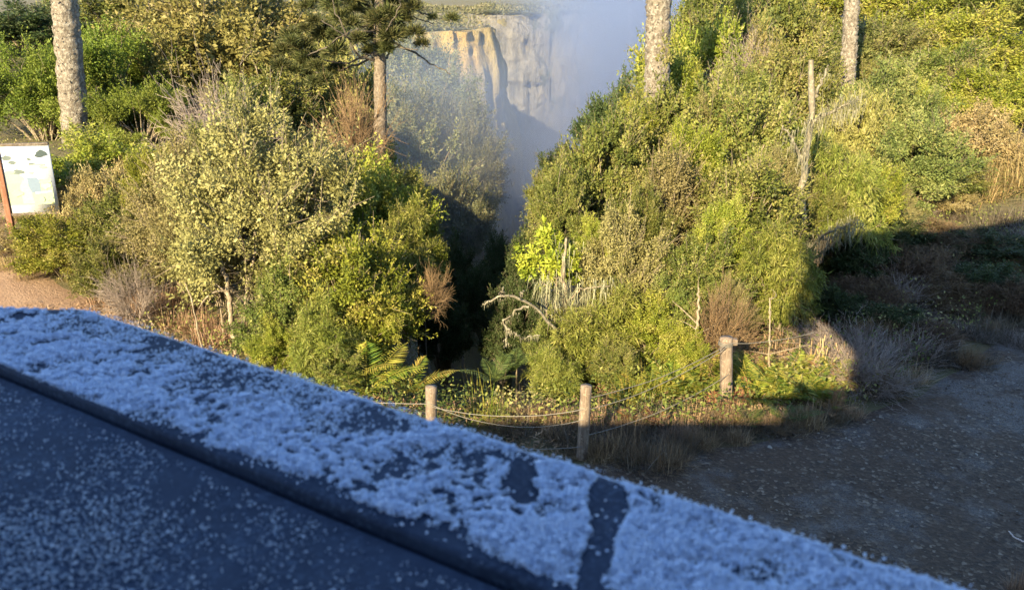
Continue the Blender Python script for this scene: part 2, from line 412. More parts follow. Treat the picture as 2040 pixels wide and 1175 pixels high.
# ------------------------------------------------------------------ plant generators
def gen_shrub(seed, w, h, ncl, nl, L, W, lm, cz=.46, zmin=-.45, rc=.12, droop=0.0, twigs=1.0, bm=None, flat=.75, spread=.6, stem=False, shoots=900):
    g = np.random.default_rng(seed)
    dr = rdir(ncl, zmin, g)
    ph = g.uniform(0, 6.28, 6)
    lump = 1 + .26 * np.sin(3 * dr[:, 0] + ph[0]) * np.sin(3 * dr[:, 1] + ph[1]) + .2 * np.sin(5 * dr[:, 0] + 4 * dr[:, 2] + ph[2]) + .1 * np.sin(7 * dr[:, 1] - 5 * dr[:, 2] + ph[3])
    rr = g.uniform(.28, 1, ncl) ** (1 / 2.4)
    rad = np.array([w / 2, w / 2, h * (1 - cz)])
    cc = np.array([0, 0, h * cz]) + dr * rad * (lump * rr)[:, None] * .92
    cc[:, 2] = np.maximum(cc[:, 2], (.12 if not stem else .4) * h * g.uniform(.3, 1, ncl))
    rcl = w * rc * g.uniform(.4, 1.5, ncl)
    pr = rcl ** 2; pr /= pr.sum()
    ci = g.choice(ncl, nl, p=pr)
    qd = rdir(nl, -1, g)
    fl = np.array([1, 1, flat])
    Pp = cc[ci] + qd * fl * (rcl[ci] * g.uniform(.15, 1.12, nl) ** .6)[:, None]
    out = nrm(qd * .8 + dr[ci] * .7 + np.array([0, -.0, .45]))
    D = nrm(qd * .7 + g.normal(0, spread, (nl, 3)) + np.array([0, 0, .25 - droop]))
    N = nrm(out + g.normal(0, .55, (nl, 3)))
    sz = np.clip(g.lognormal(-.06, .32, nl), .45, 1.9)
    clr = g.uniform(0, 1, ncl)
    # leafy shoots that break the outline
    ns = min(int(shoots), nl // 48); si = g.choice(ncl, ns); sdir = nrm(dr[si] * .8 + g.normal(0, .45, (ns, 3)) + np.array([0, 0, .45 - droop]))
    s0 = cc[si] + dr[si] * (rcl[si] * .5)[:, None]; sl = w * g.uniform(.07, .2, ns)
    s1 = s0 + sdir * sl[:, None]; s1[:, 2] -= droop * .3 * sl
    per = 16
    tt = np.tile(np.linspace(.2, 1, per), ns); sj = np.repeat(np.arange(ns), per)
    k2 = ns * per; q2 = rdir(k2, -1, g)
    Pp[:k2] = s0[sj] + (s1 - s0)[sj] * tt[:, None] + q2 * (L * .18)
    D[:k2] = nrm(sdir[sj] * .7 + q2 * .8 - np.array([0, 0, droop])); N[:k2] = nrm(q2 + np.array([0, 0, .8]) + g.normal(0, .3, (k2, 3)))
    ci = ci.copy(); ci[:k2] = si[sj]
    V, Fq = leaves(Pp, D, N, L * sz, W * sz)
    rn = np.clip(.5 * clr[ci] + .5 * g.beta(2, 2, nl) + g.normal(0, .06, nl), 0, 1)
    crown = mesh_np('crown', V, Fq, rn, [LM[lm]])
    hw, hh0 = 2 * np.percentile(np.hypot(V[:, 0], V[:, 1]), 97), np.percentile(V[:, 2], 99.3)
    # branches
    nb = min(ncl, 70)
    sel = g.choice(ncl, nb, replace=False)
    base = np.stack([g.normal(0, .035 * w, nb), g.normal(0, .035 * w, nb), np.full(nb, -.6)], 1)
    end = cc[sel]; mid = np.stack([end[:, 0] * .3, end[:, 1] * .3, end[:, 2] * .55], 1) + g.normal(0, .06 * w, (nb, 3))
    pth = bez(base, mid, end, 7)
    t = np.linspace(1, .18, 7)[None]
    r0 = w * .013 * g.uniform(.5, 1.2, nb)[:, None]
    parts = [tubes(pth, r0 * t, 5)]
    nt_ = int(220 * twigs)
    st = pth[g.integers(0, nb, nt_), g.integers(3, 7, nt_)]
    e2 = st + nrm(st - np.array([0, 0, h * .3]) + g.normal(0, .5 * w * .3, (nt_, 3))) * (w * g.uniform(.08, .22, nt_))[:, None]
    pt2 = bez(st, (st + e2) / 2 + g.normal(0, .02 * w, (nt_, 3)), e2, 4)
    parts.append(tubes(pt2, w * .0028 * np.linspace(1, .4, 4)[None] * np.ones((nt_, 1)), 3))
    so = g.choice(ns, min(ns, int(160 * twigs)), replace=False)
    parts.append(tubes(bez(cc[si][so], (s0 + (s1 - s0) * .4)[so], (s1 + sdir * .04 * w)[so], 5), w * .0026 * np.linspace(1, .4, 5)[None] * np.ones((len(so), 1)), 3))
    V, Fq, _ = join(parts)
    trunk = mesh_np('branches', V, Fq, None, [bm or M_TWIG], True)
    return crown, trunk, hw, hh0

KIND = {}
def variants(key, n, **kw):
    KIND[key] = [gen_shrub(sum(map(ord, key)) * 31 + 101 * i, **kw) for i in range(n)]
variants('olive', 2, w=3.6, h=3.6, ncl=170, nl=85000, L=.055, W=.03, lm='olive', rc=.075, twigs=1.5)
variants('pale', 2, w=4.5, h=3.4, ncl=130, nl=60000, L=.10, W=.055, lm='pale', cz=.5, zmin=-.3, rc=.085, flat=.5, stem=True)
variants('green', 3, w=3.4, h=3.6, ncl=150, nl=70000, L=.072, W=.038, lm='green', rc=.08, twigs=1.6)
variants('yellow', 2, w=3.2, h=3.2, ncl=130, nl=62000, L=.075, W=.036, lm='yellow', rc=.085)
variants('bamboo', 2, w=2.4, h=2.2, ncl=120, nl=42000, L=.13, W=.02, lm='bam', rc=.10, droop=.5, spread=.4)
variants('bright', 2, w=4.5, h=3.2, ncl=90, nl=80000, L=.075, W=.04, lm='bright', rc=.105, flat=.8, twigs=.4)
variants('blue', 2, w=3.6, h=3.2, ncl=130, nl=62000, L=.085, W=.035, lm='blue', rc=.085)
variants('dark', 2, w=3.2, h=2.6, ncl=110, nl=45000, L=.085, W=.042, lm='dark', rc=.09)
variants('gold', 1, w=1.0, h=1.0, ncl=40, nl=5200, L=.075, W=.036, lm='gold', rc=.12)
variants('orange', 2, w=2.6, h=1.8, ncl=110, nl=30000, L=.075, W=.03, lm='orange', rc=.09, droop=.1)
variants('brush', 2, w=2.8, h=1.8, ncl=120, nl=34000, L=.11, W=.016, lm='brush', rc=.1, droop=.25, twigs=4, bm=M_BROWNT, spread=.8)
variants('mist', 3, w=4.2, h=4.0, ncl=150, nl=60000, L=.085, W=.045, lm='mist', rc=.08, twigs=1.6)

def gen_twig(seed, w, h, mat, n=620, r=.006):
    g = np.random.default_rng(seed)
    nb = 26
    e = rdir(nb, .05, g) * np.array([w * .35, w * .35, h * .6]) * g.uniform(.5, 1, nb)[:, None]
    b0 = np.stack([g.normal(0, .08 * w, nb), g.normal(0, .08 * w, nb), np.full(nb, -.3)], 1)
    pth = bez(b0, e * np.array([.35, .35, .6]) + g.normal(0, .05 * w, (nb, 3)), e, 6)
    parts = [tubes(pth, r * 2.2 * np.linspace(1, .5, 6)[None] * np.ones((nb, 1)), 4)]
    bi = g.integers(0, nb, n)
    st = pth[bi, g.integers(2, 6, n)]
    e2 = st + nrm(nrm(e[bi]) + g.normal(0, .45, (n, 3)) + np.array([0, 0, .3])) * (w * g.uniform(.12, .34, n))[:, None]
    p2 = bez(st, (st + e2) / 2 + g.normal(0, .03 * w, (n, 3)), e2, 5)
    parts.append(tubes(p2, r * np.linspace(1, .35, 5)[None] * g.uniform(.6, 1.1, (n, 1)), 3))
    st = p2[g.integers(0, n, n), g.integers(2, 5, n)]
    e3 = st + nrm(st - np.array([0, 0, h * .2]) + g.normal(0, .4, (n, 3))) * (w * g.uniform(.05, .14, n))[:, None]
    p3 = bez(st, (st + e3) / 2 + g.normal(0, .015 * w, (n, 3)), e3, 3)
    parts.append(tubes(p3, r * .6 * np.linspace(1, .5, 3)[None] * np.ones((n, 1)), 3))
    V, Fq, _ = join(parts)
    return mesh_np('branches', V, Fq, None, [mat], True)
TW_GREY = gen_twig(3, 2.4, 1.6, M_GREYT); TW_BROWN = gen_twig(5, 2.0, 1.6, M_BROWNT, 700)

def gen_tussock(seed, w, h, n, lm, bw=.012, hang=.5):
    g = np.random.default_rng(seed)
    a = g.uniform(0, 6.28, n); rr = np.sqrt(g.uniform(0, 1, n)) * w * .3
    B = np.stack([np.cos(a) * rr, np.sin(a) * rr, np.zeros(n) - .03], 1)
    a2 = a + g.normal(0, .9, n)
    Dh = np.stack([np.cos(a2), np.sin(a2), np.zeros(n)], 1)
    V, Fq, rn = blades(B, Dh, h * g.uniform(.6, 1.4, n), bw * g.uniform(.5, 1.3, n), g.uniform(.2, .95, n), g.uniform(0, hang, n), g, 5)
    return mesh_np('grass', V, Fq, rn, [LM[lm]])
GR_STRAW = [gen_tussock(20 + i, .9, .5, 420, 'straw') for i in range(2)]
GR_DEAD = [gen_tussock(30 + i, 1.2, .62, 620, 'deadg', .012, 1.15) for i in range(3)]
GR_GREEN = [gen_tussock(40 + i, .7, .7, 130, 'fern', .014, .4) for i in range(2)]
GR_GOLD = [gen_tussock(45 + i, 1.0, .6, 380, 'orange', .014, .5) for i in range(2)]

def gen_fern(seed, L, nf, lm):
    g = np.random.default_rng(seed)
    Vs = []
    for i in range(nf):
        a = i * 2.4 + g.normal(0, .3); ln = L * g.uniform(.65, 1.15); el = g.uniform(.75, 1.35)
        k = 24; t = np.linspace(.06, 1, k)
        dh = np.array([math.cos(a), math.sin(a), 0])
        sp_ = dh[None] * (t * math.cos(el) * ln * (1 + .25 * t))[:, None] + np.array([0, 0, 1.0])[None] * (math.sin(el) * ln * t - .38 * ln * t * t)[:, None]
        T = nrm(np.gradient(sp_, axis=0)); side = np.array([-math.sin(a), math.cos(a), 0])
        up = nrm(np.cross(T, np.tile(side, (k, 1)))); up *= np.sign(up[:, 2:3] + 1e-6)
        pl = ln * .22 * np.sin(np.pi * np.clip(t * .93 + .1, 0, 1)) ** .8 + .015
        for sg in (-1, 1):
            D = nrm(side * sg + T * .45 - up * .18 + g.normal(0, .05, (k, 3)))
            V, Fq = leaves(sp_, D, up + g.normal(0, .15, (k, 3)), pl, ln * .021 + 0 * pl, .05)
            Vs.append((V, Fq, np.clip(g.normal(.5, .16, k) + g.normal(0, .25), 0, 1)))
        V, Fq = tubes(sp_[None], np.full((1, k), .004), 3); Vs.append((V, Fq, np.full(len(Fq), .9)))
    V, Fq, rn = join(Vs)
    return mesh_np('fronds', V, Fq, rn, [LM[lm]])
FERN = [gen_fern(50 + i, .72, 10, 'fern') for i in range(3)]; FERND = [gen_fern(60 + i, .7, 11, 'fernd') for i in range(2)]
FERNBIG = [gen_fern(66, 1.15, 11, 'fern')]

used = {}
def place_shrub(kind, px, top, wpx, Yd, name, label, cat='shrub', group=None, zb=None, depth=1.0, var=None):
    vs = KIND[kind]; k = used.get(kind, 0); used[kind] = k + 1
    cr, tr, w0, h0 = vs[(k if var is None else var) % len(vs)]
    pt = P(px, top, Yd); x = pt[0]
    z0 = Hs(x, Yd) if zb is None else zb
    hh = max(pt[2] - z0, .4); ww = wpx * (Yd * 1.05) / F
    zg_ = z0
    if hh > 1.25 * ww: hh = 1.25 * ww; z0 = pt[2] - hh
    t = empty(name, (x, Yd, z0), rng.uniform(0, 6.28) if depth == 1 else rng.choice([0, math.pi]))
    t.scale = (ww / w0, ww / w0 * depth, hh / h0)
    if z0 - zg_ > .3:
        q_ = np.array([[0, 0, .5], [.05, .03, -.2], [0, .05, (zg_ - z0 - .3) * h0 / hh]])[None]; V, Fq = tubes(q_, np.array([[.035, .045, .06]]) * w0 / 3, 7)
        link('trunk', mesh_np('trunk', V, Fq, None, [M_TWIG], True), t)
    link('crown', cr, t); link('branches', tr, t)
    tag(t, label, cat, group); return t

def place_mesh(me, part, px, py, Yd, name, label, cat, scale=1.0, group=None, z=None, sink=0.0):
    pt = P(px, py, Yd) if Yd else G(px, py)
    zz = Hs(pt[0], pt[1]) if z is None else z
    o = link(name, me, None, (pt[0], pt[1], zz - sink)); o.rotation_euler = (0, 0, rng.uniform(0, 6.28)); o.scale = (scale,) * 3
    tag(o, label, cat, group); return o

# ------------------------------------------------------------------ shrubs and trees, far to near
GW = 'hazy trees on the far left bank of the gorge'
SH = [
 # left, far
 ('dark', 30, 10, 250, 42, 'evergreen_tree', 'dark evergreen tree in shade at the top left corner, left of the pale trunk', 'tree'),
 ('green', 240, -25, 330, 47, 'forest_tree', 'mid green tree behind the pale left trunk, top edge of the photo', 'tree'),
 ('blue', 120, -5, 200, 50, 'forest_tree', 'dull green tree peeping out just left of the pale left trunk', 'tree'),
 ('pale', 430, -25, 400, 34, 'round_tree', 'broad rounded olive yellow tree crown left of the dark araucaria', 'tree'),
 ('pale', 335, 75, 210, 32, 'round_tree', 'smaller olive yellow crown tucked under the left side of the broad rounded crown', 'tree'),
 ('dark', 600, 40, 190, 35, 'evergreen_tree', 'dark green tree filling the gap between the rounded crown and the araucaria', 'tree'),
 ('pale', 640, 105, 230, 31, 'shrub', 'flat olive shrub just left of the araucaria trunk', 'shrub'),
 ('bright', 200, 62, 280, 30, 'leafy_shrub', 'bright green domed shrub directly behind the pale left trunk', 'shrub'),
 ('bright', 60, 95, 270, 27.5, 'leafy_shrub', 'bright green mounded shrub left of the pale trunk, above the notice board', 'shrub'),
 ('bright', 275, 172, 190, 25.5, 'leafy_shrub', 'low dark green mound right of the foot of the pale left trunk', 'shrub'),
 ('green', 520, 138, 300, 27, 'shrub', 'flat topped dull green shrub above the grey leafless twigs', 'shrub'),
 ('green', 765, 308, 150, 21.5, 'shrub', 'small fresh green shrub at the foot of the araucaria trunk', 'shrub'),
 # hazy bank
 ('mist', 800, 70, 210, 95, 'hazy_tree', 'faint hazy tree high on the left bank below the sunlit ochre cliff', 'tree'),
 ('mist', 850, 140, 240, 86, 'hazy_tree', 'large grey green hazy tree on the steep bank right of the araucaria trunk', 'tree'),
 ('mist', 920, 240, 165, 76, 'hazy_tree', 'hazy tree whose crown ends against the dark mist of the gorge', 'tree'),
 ('mist', 830, 270, 230, 70, 'hazy_tree', 'hazy grey tree low on the bank above the yellow green shrubs', 'tree'),
 ('mist', 915, 345, 155, 64, 'hazy_tree', 'sunlit lowest hazy tree hanging over the black shaded gully', 'tree'),
 ('mist', 890, 190, 200, 80, 'hazy_tree', 'rounded hazy crown in the middle of the steep left bank', 'tree'),
 ('mist', 960, 290, 90, 72, 'hazy_tree', 'small hazy crown furthest out over the mist of the gorge', 'tree'),
 ('mist', 790, 180, 180, 74, 'hazy_tree', 'hazy crown just right of the araucaria trunk', 'tree'),
 ('mist', 860, 340, 170, 63, 'hazy_tree', 'hazy crown right behind the yellow green shrubs of the left lip', 'tree'),
 # left, middle
 ('yellow', 180, 268, 270, 19, 'shrub', 'yellow green shrub right beside the white notice board', 'shrub'),
 ('orange', 60, 455, 170, 17, 'dry_shrub', 'dry tan low shrub at the foot of the notice board post', 'shrub'),
 ('green', 250, 380, 220, 16.8, 'shrub', 'grey green shrub between the notice board and the big olive shrub', 'shrub'),
 ('yellow', 120, 430, 190, 16.2, 'shrub', 'small yellowish shrub below the notice board', 'shrub'),
 ('olive', 350, 285, 250, 15.6, 'olive_shrub', 'left lobe olive shrub leaning against the biggest olive shrub', 'shrub'),
 ('olive', 500, 215, 400, 14.6, 'olive_shrub', 'biggest pale olive shrub with visible trunks in the left half', 'shrub'),
 ('yellow', 735, 320, 250, 16.6, 'shrub', 'yellow green shrub sloping down to the gully, right of the biggest olive shrub', 'shrub'),
 ('bamboo', 790, 420, 180, 15.0, 'feathery_shrub', 'feathery yellow green shrub on the left lip of the black gully', 'shrub'),
 ('yellow', 700, 470, 280, 13.4, 'shrub', 'bright yellow green shrub above the sunlit ferns by the frosty rail', 'shrub'),
 ('green', 575, 545, 230, 12.9, 'shrub', 'fine leaved green shrub showing just above the middle of the frosty rail', 'shrub'),
 ('bamboo', 640, 600, 180, 12.3, 'feathery_shrub', 'low feathery shrub left of the sunlit ferns at the rail', 'shrub'),
 ('green', 205, 475, 140, 15.2, 'shrub', 'small grey green shrub behind the dry brown grass on the left', 'shrub'),
 # right, far
 ('blue', 1440, -45, 280, 39, 'forest_tree', 'grey green tree at the top edge, right of the thick trunk', 'tree'),
 ('green', 1590, -30, 240, 41, 'forest_tree', 'mid green tree at the top edge, left of the slim trunk', 'tree'),
 ('yellow', 1790, -45, 280, 43, 'forest_tree', 'yellow green tree at the top edge, right of the slim trunk', 'tree'),
 ('green', 1960, -60, 260, 45, 'forest_tree', 'green tree in the top right corner', 'tree'),
 ('yellow', 1400, 55, 230, 29, 'shrub', 'bright yellow green shrub right behind the thick trunk', 'shrub'),
 ('pale', 1520, 78, 190, 28, 'shrub', 'brownish olive shrub between the two standing trunks', 'shrub'),
 ('green', 1580, 100, 220, 25.5, 'shrub', 'green shrub behind the top of the lichen covered dead tree', 'shrub'),
 ('blue', 1770, 45, 250, 32, 'shrub', 'blue green shrub just right of the slim trunk', 'shrub'),
 ('yellow', 1950, 25, 260, 31, 'shrub', 'yellowish shrub on the right hillside above the tan grass', 'shrub'),
 ('green', 1870, 95, 230, 28, 'shrub', 'speckled green shrub in the middle of the right hillside', 'shrub'),
 ('yellow', 2000, 140, 210, 25, 'shrub', 'golden green shrub at the right edge just above the tan grass', 'shrub'),
 ('dark', 1225, 165, 150, 25, 'evergreen_shrub', 'dark green shrub left of the foot of the thick right trunk', 'shrub'),
 # right, middle
 ('blue', 1780, 140, 260, 23.5, 'shrub', 'blue green shrub behind the hanging lichen, below the slim trunk', 'shrub'),
 ('blue', 1840, 240, 240, 20.8, 'shrub', 'blue green shrub above the dark shaded bank', 'shrub'),
 ('orange', 1940, 215, 190, 23, 'dry_shrub', 'tan yellow shrub on the slope left of the dry grass', 'shrub'),
 ('green', 1340, 170, 280, 19.6, 'shrub', 'green shrub below the foot of the thick right trunk', 'shrub'),
 ('green', 1490, 180, 270, 19.2, 'shrub', 'olive green shrub left of the lichen covered dead tree', 'shrub'),
 ('bamboo', 1690, 280, 180, 17.2, 'feathery_shrub', 'upright feathery shrub right of the lichen covered dead tree', 'shrub'),
 ('green', 1200, 228, 240, 17.4, 'shrub', 'tall green shrub leaning over the gorge on its right side', 'shrub'),
 ('olive', 1340, 300, 270, 16.4, 'olive_shrub', 'pale olive shrub in the centre of the right thicket', 'shrub'),
 ('green', 1110, 345, 150, 15.6, 'shrub', 'dark leaved green shrub above the yellow flowering bush', 'shrub'),
 ('green', 1490, 330, 270, 15.8, 'shrub', 'dense green shrub left of the hanging lichen', 'shrub'),
 ('olive', 1240, 430, 240, 14.3, 'olive_shrub', 'olive shrub just right of the yellow flowering bush', 'shrub'),
 ('green', 1400, 480, 230, 14.0, 'shrub', 'twiggy green shrub behind the tallest fence post', 'shrub'),
 ('bamboo', 1560, 455, 190, 14.2, 'feathery_shrub', 'bright yellow green feathery shrub at the edge of the dark bank', 'shrub'),
 ('bamboo', 1180, 590, 230, 12.9, 'feathery_shrub', 'yellow green feathery shrub behind the half shaded fence post', 'shrub'),
 ('yellow', 1300, 600, 190, 13.0, 'shrub', 'soft yellow green shrub left of the tallest fence post', 'shrub'),
 ('dark', 1065, 460, 130, 17, 'evergreen_shrub', 'black green shrub in shade behind the yellow flowering bush', 'shrub'),
 ('dark', 1660, 570, 120, 14.9, 'evergreen_shrub', 'dark glossy shrub in shade above the cut reeds', 'shrub'),
 # shaded bank
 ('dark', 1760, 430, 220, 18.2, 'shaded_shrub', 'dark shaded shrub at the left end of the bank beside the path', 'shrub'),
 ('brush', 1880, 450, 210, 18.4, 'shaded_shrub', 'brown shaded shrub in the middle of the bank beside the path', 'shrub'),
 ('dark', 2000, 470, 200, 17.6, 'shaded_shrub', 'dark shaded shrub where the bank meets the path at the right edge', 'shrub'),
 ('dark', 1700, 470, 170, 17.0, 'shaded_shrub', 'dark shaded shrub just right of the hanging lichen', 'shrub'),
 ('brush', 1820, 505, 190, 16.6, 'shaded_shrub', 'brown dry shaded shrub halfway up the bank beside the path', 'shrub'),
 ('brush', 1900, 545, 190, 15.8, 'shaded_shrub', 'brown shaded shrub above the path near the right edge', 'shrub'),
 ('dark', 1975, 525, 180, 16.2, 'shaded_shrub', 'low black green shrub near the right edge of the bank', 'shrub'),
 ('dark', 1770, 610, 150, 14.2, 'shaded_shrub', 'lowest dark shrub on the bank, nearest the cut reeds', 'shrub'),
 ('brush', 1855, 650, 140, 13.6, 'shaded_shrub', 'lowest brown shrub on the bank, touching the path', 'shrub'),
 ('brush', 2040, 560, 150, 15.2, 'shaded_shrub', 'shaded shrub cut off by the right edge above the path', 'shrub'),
 ('green', 1440, -50, 200, 34, 'forest_tree', 'green tree directly right of the thick trunk at the top edge', 'tree'),
 ('dark', 1520, -60, 240, 46, 'forest_tree', 'dark tree at the top edge midway between the two trunks', 'tree'),
 ('yellow', 1665, -60, 200, 47, 'forest_tree', 'yellow green tree behind the slim trunk at the top edge', 'tree'),
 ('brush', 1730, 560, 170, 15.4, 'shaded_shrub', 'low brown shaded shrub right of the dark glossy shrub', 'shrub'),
]
for k_, px, top, wp, Yd, nm, lab, cat in SH:
    place_shrub(k_, px, top, wp, Yd, nm, lab, cat, GW if nm == 'hazy_tree' else None)

IN_R = [('green', 1100, 335, 100, 17.5), ('dark', 1130, 300, 120, 17.8), ('yellow', 1260, 205, 120, 19), ('olive', 1420, 190, 130, 19.4), ('yellow', 1380, 250, 130, 17.5), ('green', 1290, 380, 130, 15.2), ('yellow', 1450, 400, 120, 14.8),
  ('olive', 1560, 300, 130, 16.8), ('green', 1650, 350, 120, 16.9), ('pale', 1720, 190, 150, 22), ('yellow', 1740, 330, 120, 18.2), ('green', 1900, 310, 130, 21), ('olive', 1790, 380, 130, 19.2), ('yellow', 1180, 440, 110, 14.6), ('green', 1350, 560, 130, 13.4),
  ('olive', 1460, 560, 110, 13.3), ('green', 1240, 560, 120, 13.5), ('yellow', 1520, 520, 110, 14.3), ('pale', 1640, 130, 110, 27.5), ('green', 1735, 130, 120, 29), ('yellow', 1850, 175, 130, 25), ('olive', 1910, 130, 140, 27), ('green', 1480, 130, 130, 24), ('yellow', 1340, 110, 130, 25),
  ('green', 1090, 640, 120, 12.8), ('yellow', 1370, 650, 110, 12.4), ('green', 1230, 690, 110, 12.1), ('bamboo', 1110, 700, 110, 11.9), ('orange', 1880, 380, 120, 20.5), ('orange', 1970, 260, 120, 23.5)]
for k_, px, top, wp, Yd in IN_R:
    place_shrub(k_, px, top, wp, Yd, 'thicket_shrub', 'small shrub filling the right thicket between the larger shrubs', 'shrub', 'small shrubs filling the right thicket')
IN_L = [('yellow', 300, 300, 130, 17), ('green', 420, 250, 140, 16.5), ('olive', 600, 270, 140, 15.6), ('pale', 660, 300, 140, 17.5), ('yellow', 820, 370, 110, 17), ('green', 560, 470, 130, 13.6), ('olive', 640, 430, 120, 14.2), ('yellow', 760, 560, 120, 13.0), ('green', 660, 690, 130, 11.9),
  ('olive', 420, 440, 120, 13.9), ('yellow', 540, 640, 110, 12.3), ('orange', 220, 330, 120, 18), ('orange', 140, 350, 110, 17.6), ('green', 480, 165, 150, 24), ('yellow', 840, 480, 90, 15.2)]
for k_, px, top, wp, Yd in IN_L:
    place_shrub(k_, px, top, wp, Yd, 'thicket_shrub', 'small shrub filling the left thicket around the biggest olive shrub', 'shrub', 'small shrubs filling the left thicket')

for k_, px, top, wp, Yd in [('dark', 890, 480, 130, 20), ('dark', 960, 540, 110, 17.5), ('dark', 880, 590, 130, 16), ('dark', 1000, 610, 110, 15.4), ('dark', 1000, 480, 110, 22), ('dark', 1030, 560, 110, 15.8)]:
    place_shrub(k_, px, top, wp, Yd, 'gully_shrub', 'shrub given dark leaves to deepen the shade inside the gully', 'shrub', 'shaded shrubs in the gully')  # dark foliage added so the gully's shade reads blacker
for px, top, wp, Yd in [(845, 52, 62, 208), (885, 66, 50, 207), (925, 78, 46, 208), (955, 96, 36, 212), (868, 60, 40, 213), (905, 60, 44, 216)]:
    place_shrub('mist', px, top, wp, Yd, 'rim_tree', 'tiny tree on the rim of the sunlit ochre left cliff', 'tree', 'trees on the left cliff rim')
for i in range(13):
    px = 960 + i * 25 + rng.uniform(-9, 9); place_shrub('mist', px, rng.uniform(20, 32), rng.uniform(24, 44), rng.uniform(428, 445) - max(0, px - 1130) * .12, 'rim_tree', 'tiny tree on the rim of the far gorge wall', 'tree', 'trees on the far gorge rim')

# small crown on a slender stem: the yellow flowering bush
pt = P(1080, 525, 14.0); zg = Hs(pt[0], 14.0)
t = empty('flowering_bush', (pt[0], 14.0, zg)); tag(t, 'round bush with golden yellow blossom beside the black gully', 'bush')
cr = link('crown', KIND['gold'][0][0], t, (0, 0, pt[2] - zg - .46)); cr.scale = (.86, .86, .92)
pa = np.array([[[0.35, 0, -.3], [.3, 0, .6], [.15, 0, 1.1], [.05, 0, pt[2] - zg]]]); V, Fq = tubes(pa, np.array([[.04, .035, .03, .015]]), 6)
link('stem', mesh_np('stem', V, Fq, None, [M_TWIG], True), t)

# leafless twig bushes
def tw(me, px, top, wpx, Yd, w0, h0, label):
    pt = P(px, top, Yd); z0 = Hs(pt[0], Yd); t = link('leafless_bush', me, None, (pt[0], Yd, z0))
    t.scale = (wpx * Yd * 1.05 / F / w0, wpx * Yd * 1.05 / F / w0, min((pt[2] - z0) / h0, 1.5 * wpx * Yd * 1.05 / F / w0)); t.location.z = pt[2] - t.scale.z * h0; t.rotation_euler = (0, 0, rng.uniform(0, 6))
    tag(t, label, 'bush')
tw(TW_GREY, 430, 180, 220, 21.5, 2.0, 1.0, 'grey leafless bush of fine twigs behind the big olive shrub')
tw(TW_BROWN, 700, 190, 150, 20.5, 1.7, 1.0, 'brown leafless bush left of the araucaria trunk')
tw(TW_BROWN, 858, 545, 85, 13.6, 1.7, 1.0, 'brown leafless bush leaning out over the black gully')
tw(TW_GREY, 260, 535, 130, 14.2, 2.0, 1.0, 'pale dry twiggy bush at the left, in front of the big olive shrub')
tw(TW_BROWN, 1440, 590, 160, 12.6, 1.7, 1.0, 'tangle of brown twigs just behind the tallest fence post')
tw(TW_GREY, 1800, 560, 170, 15.6, 2.0, 1.0, 'grey twiggy bush in the shade of the bank')
tw(TW_GREY, 1500, 85, 130, 27.0, 2.0, 1.0, 'brownish grey leafless bush between the two standing trunks')

# slender visible stems
def stem(name, pts, r0, r1, mat, label, cat='sapling', twigs=0, lich=0, parent=None):
    A = np.array(pts)
    if Hs(A[0, 0], A[0, 1]) < A[0, 2]: A[0, 2] = min(A[0, 2], Hs(A[0, 0], A[0, 1]) - .05)
    s = np.linspace(0, 1, len(A)); u = np.linspace(0, 1, 24)
    Q = np.stack([np.interp(u, s, A[:, i]) for i in range(3)], 1)
    ker = np.ones(5) / 5
    Q2 = np.stack([np.convolve(np.pad(Q[:, i], 2, 'edge'), ker, 'valid') for i in range(3)], 1)
    Q2[1:-1] += rng.normal(0, r0 * .35, (22, 3))
    rad = np.interp(u, [0, 1], [r0, r1]) * rng.uniform(.85, 1.15, 24)
    parts = [tubes(Q2[None], rad[None], 7)]
    if twigs:
        st = Q2[rng.integers(6, 24, twigs)]
        dv = nrm(rng.normal(0, 1, (twigs, 3)) * np.array([1, .8, .5]) + np.array([0, 0, .45]))
        ln = rng.uniform(.15, .7, twigs)[:, None]
        e = st + dv * ln
        pp = bez(st, (st + e) / 2 + rng.normal(0, .09, (twigs, 3)), e, 6)
        parts.append(tubes(pp, np.linspace(1, .25, 6)[None] * (r1 * .9 + 0 * ln), 4))
    V, Fq, _ = join(parts)
    o = link(name, mesh_np(name, V, Fq, None, [mat], True), parent)
    if label: tag(o, label, cat)
    return o, Q2
stem('sapling', [P(470, 700, 13.3), P(458, 600, 13.3), P(450, 560, 13.4), P(430, 480, 13.6)], .05, .028, M_TWIG, 'pale slim trunk leaning left under the biggest olive shrub', 'trunk', 6)
stem('sapling', [P(478, 690, 13.5), P(490, 590, 13.5), P(500, 540, 13.6), P(515, 470, 13.8)], .032, .02, M_TWIG, 'thinner trunk just right of the pale slim trunk under the olive shrub', 'trunk', 5)
stem('dead_stick', [P(398, 640, 13.0), P(380, 590, 13.0), P(368, 562, 13.1)], .014, .01, M_TWIG, 'short dead stick leaning out of the dry grass on the left', 'stick')
stem('sapling', [P(1388, 700, 12.4), P(1390, 640, 12.4), P(1392, 575, 12.6)], .026, .018, M_TWIG, 'bare pale stem left of the tallest fence post', 'sapling', 4)
stem('sapling', [P(1538, 715, 12.2), P(1533, 650, 12.2), P(1534, 590, 12.3)], .017, .011, M_TWIG, 'thin bare stem right of the tallest fence post', 'sapling', 4)

# hanging lichen helper
def beard(pts, n, ln, g=rng, jit=.06):
    A = np.array(pts); s = np.linspace(0, 1, len(A)); u = g.uniform(0, 1, n)
    B = np.stack([np.interp(u, s, A[:, i]) for i in range(3)], 1) + g.normal(0, jit, (n, 3))
    Dh = rdir(n, -.1, g); Dh[:, 2] = 0; Dh = nrm(Dh)
    return blades(B, Dh, ln * g.uniform(.4, 1.3, n), np.full(n, .013), g.uniform(.5, .99, n), np.full(n, 0.), g, 4, -1.0)

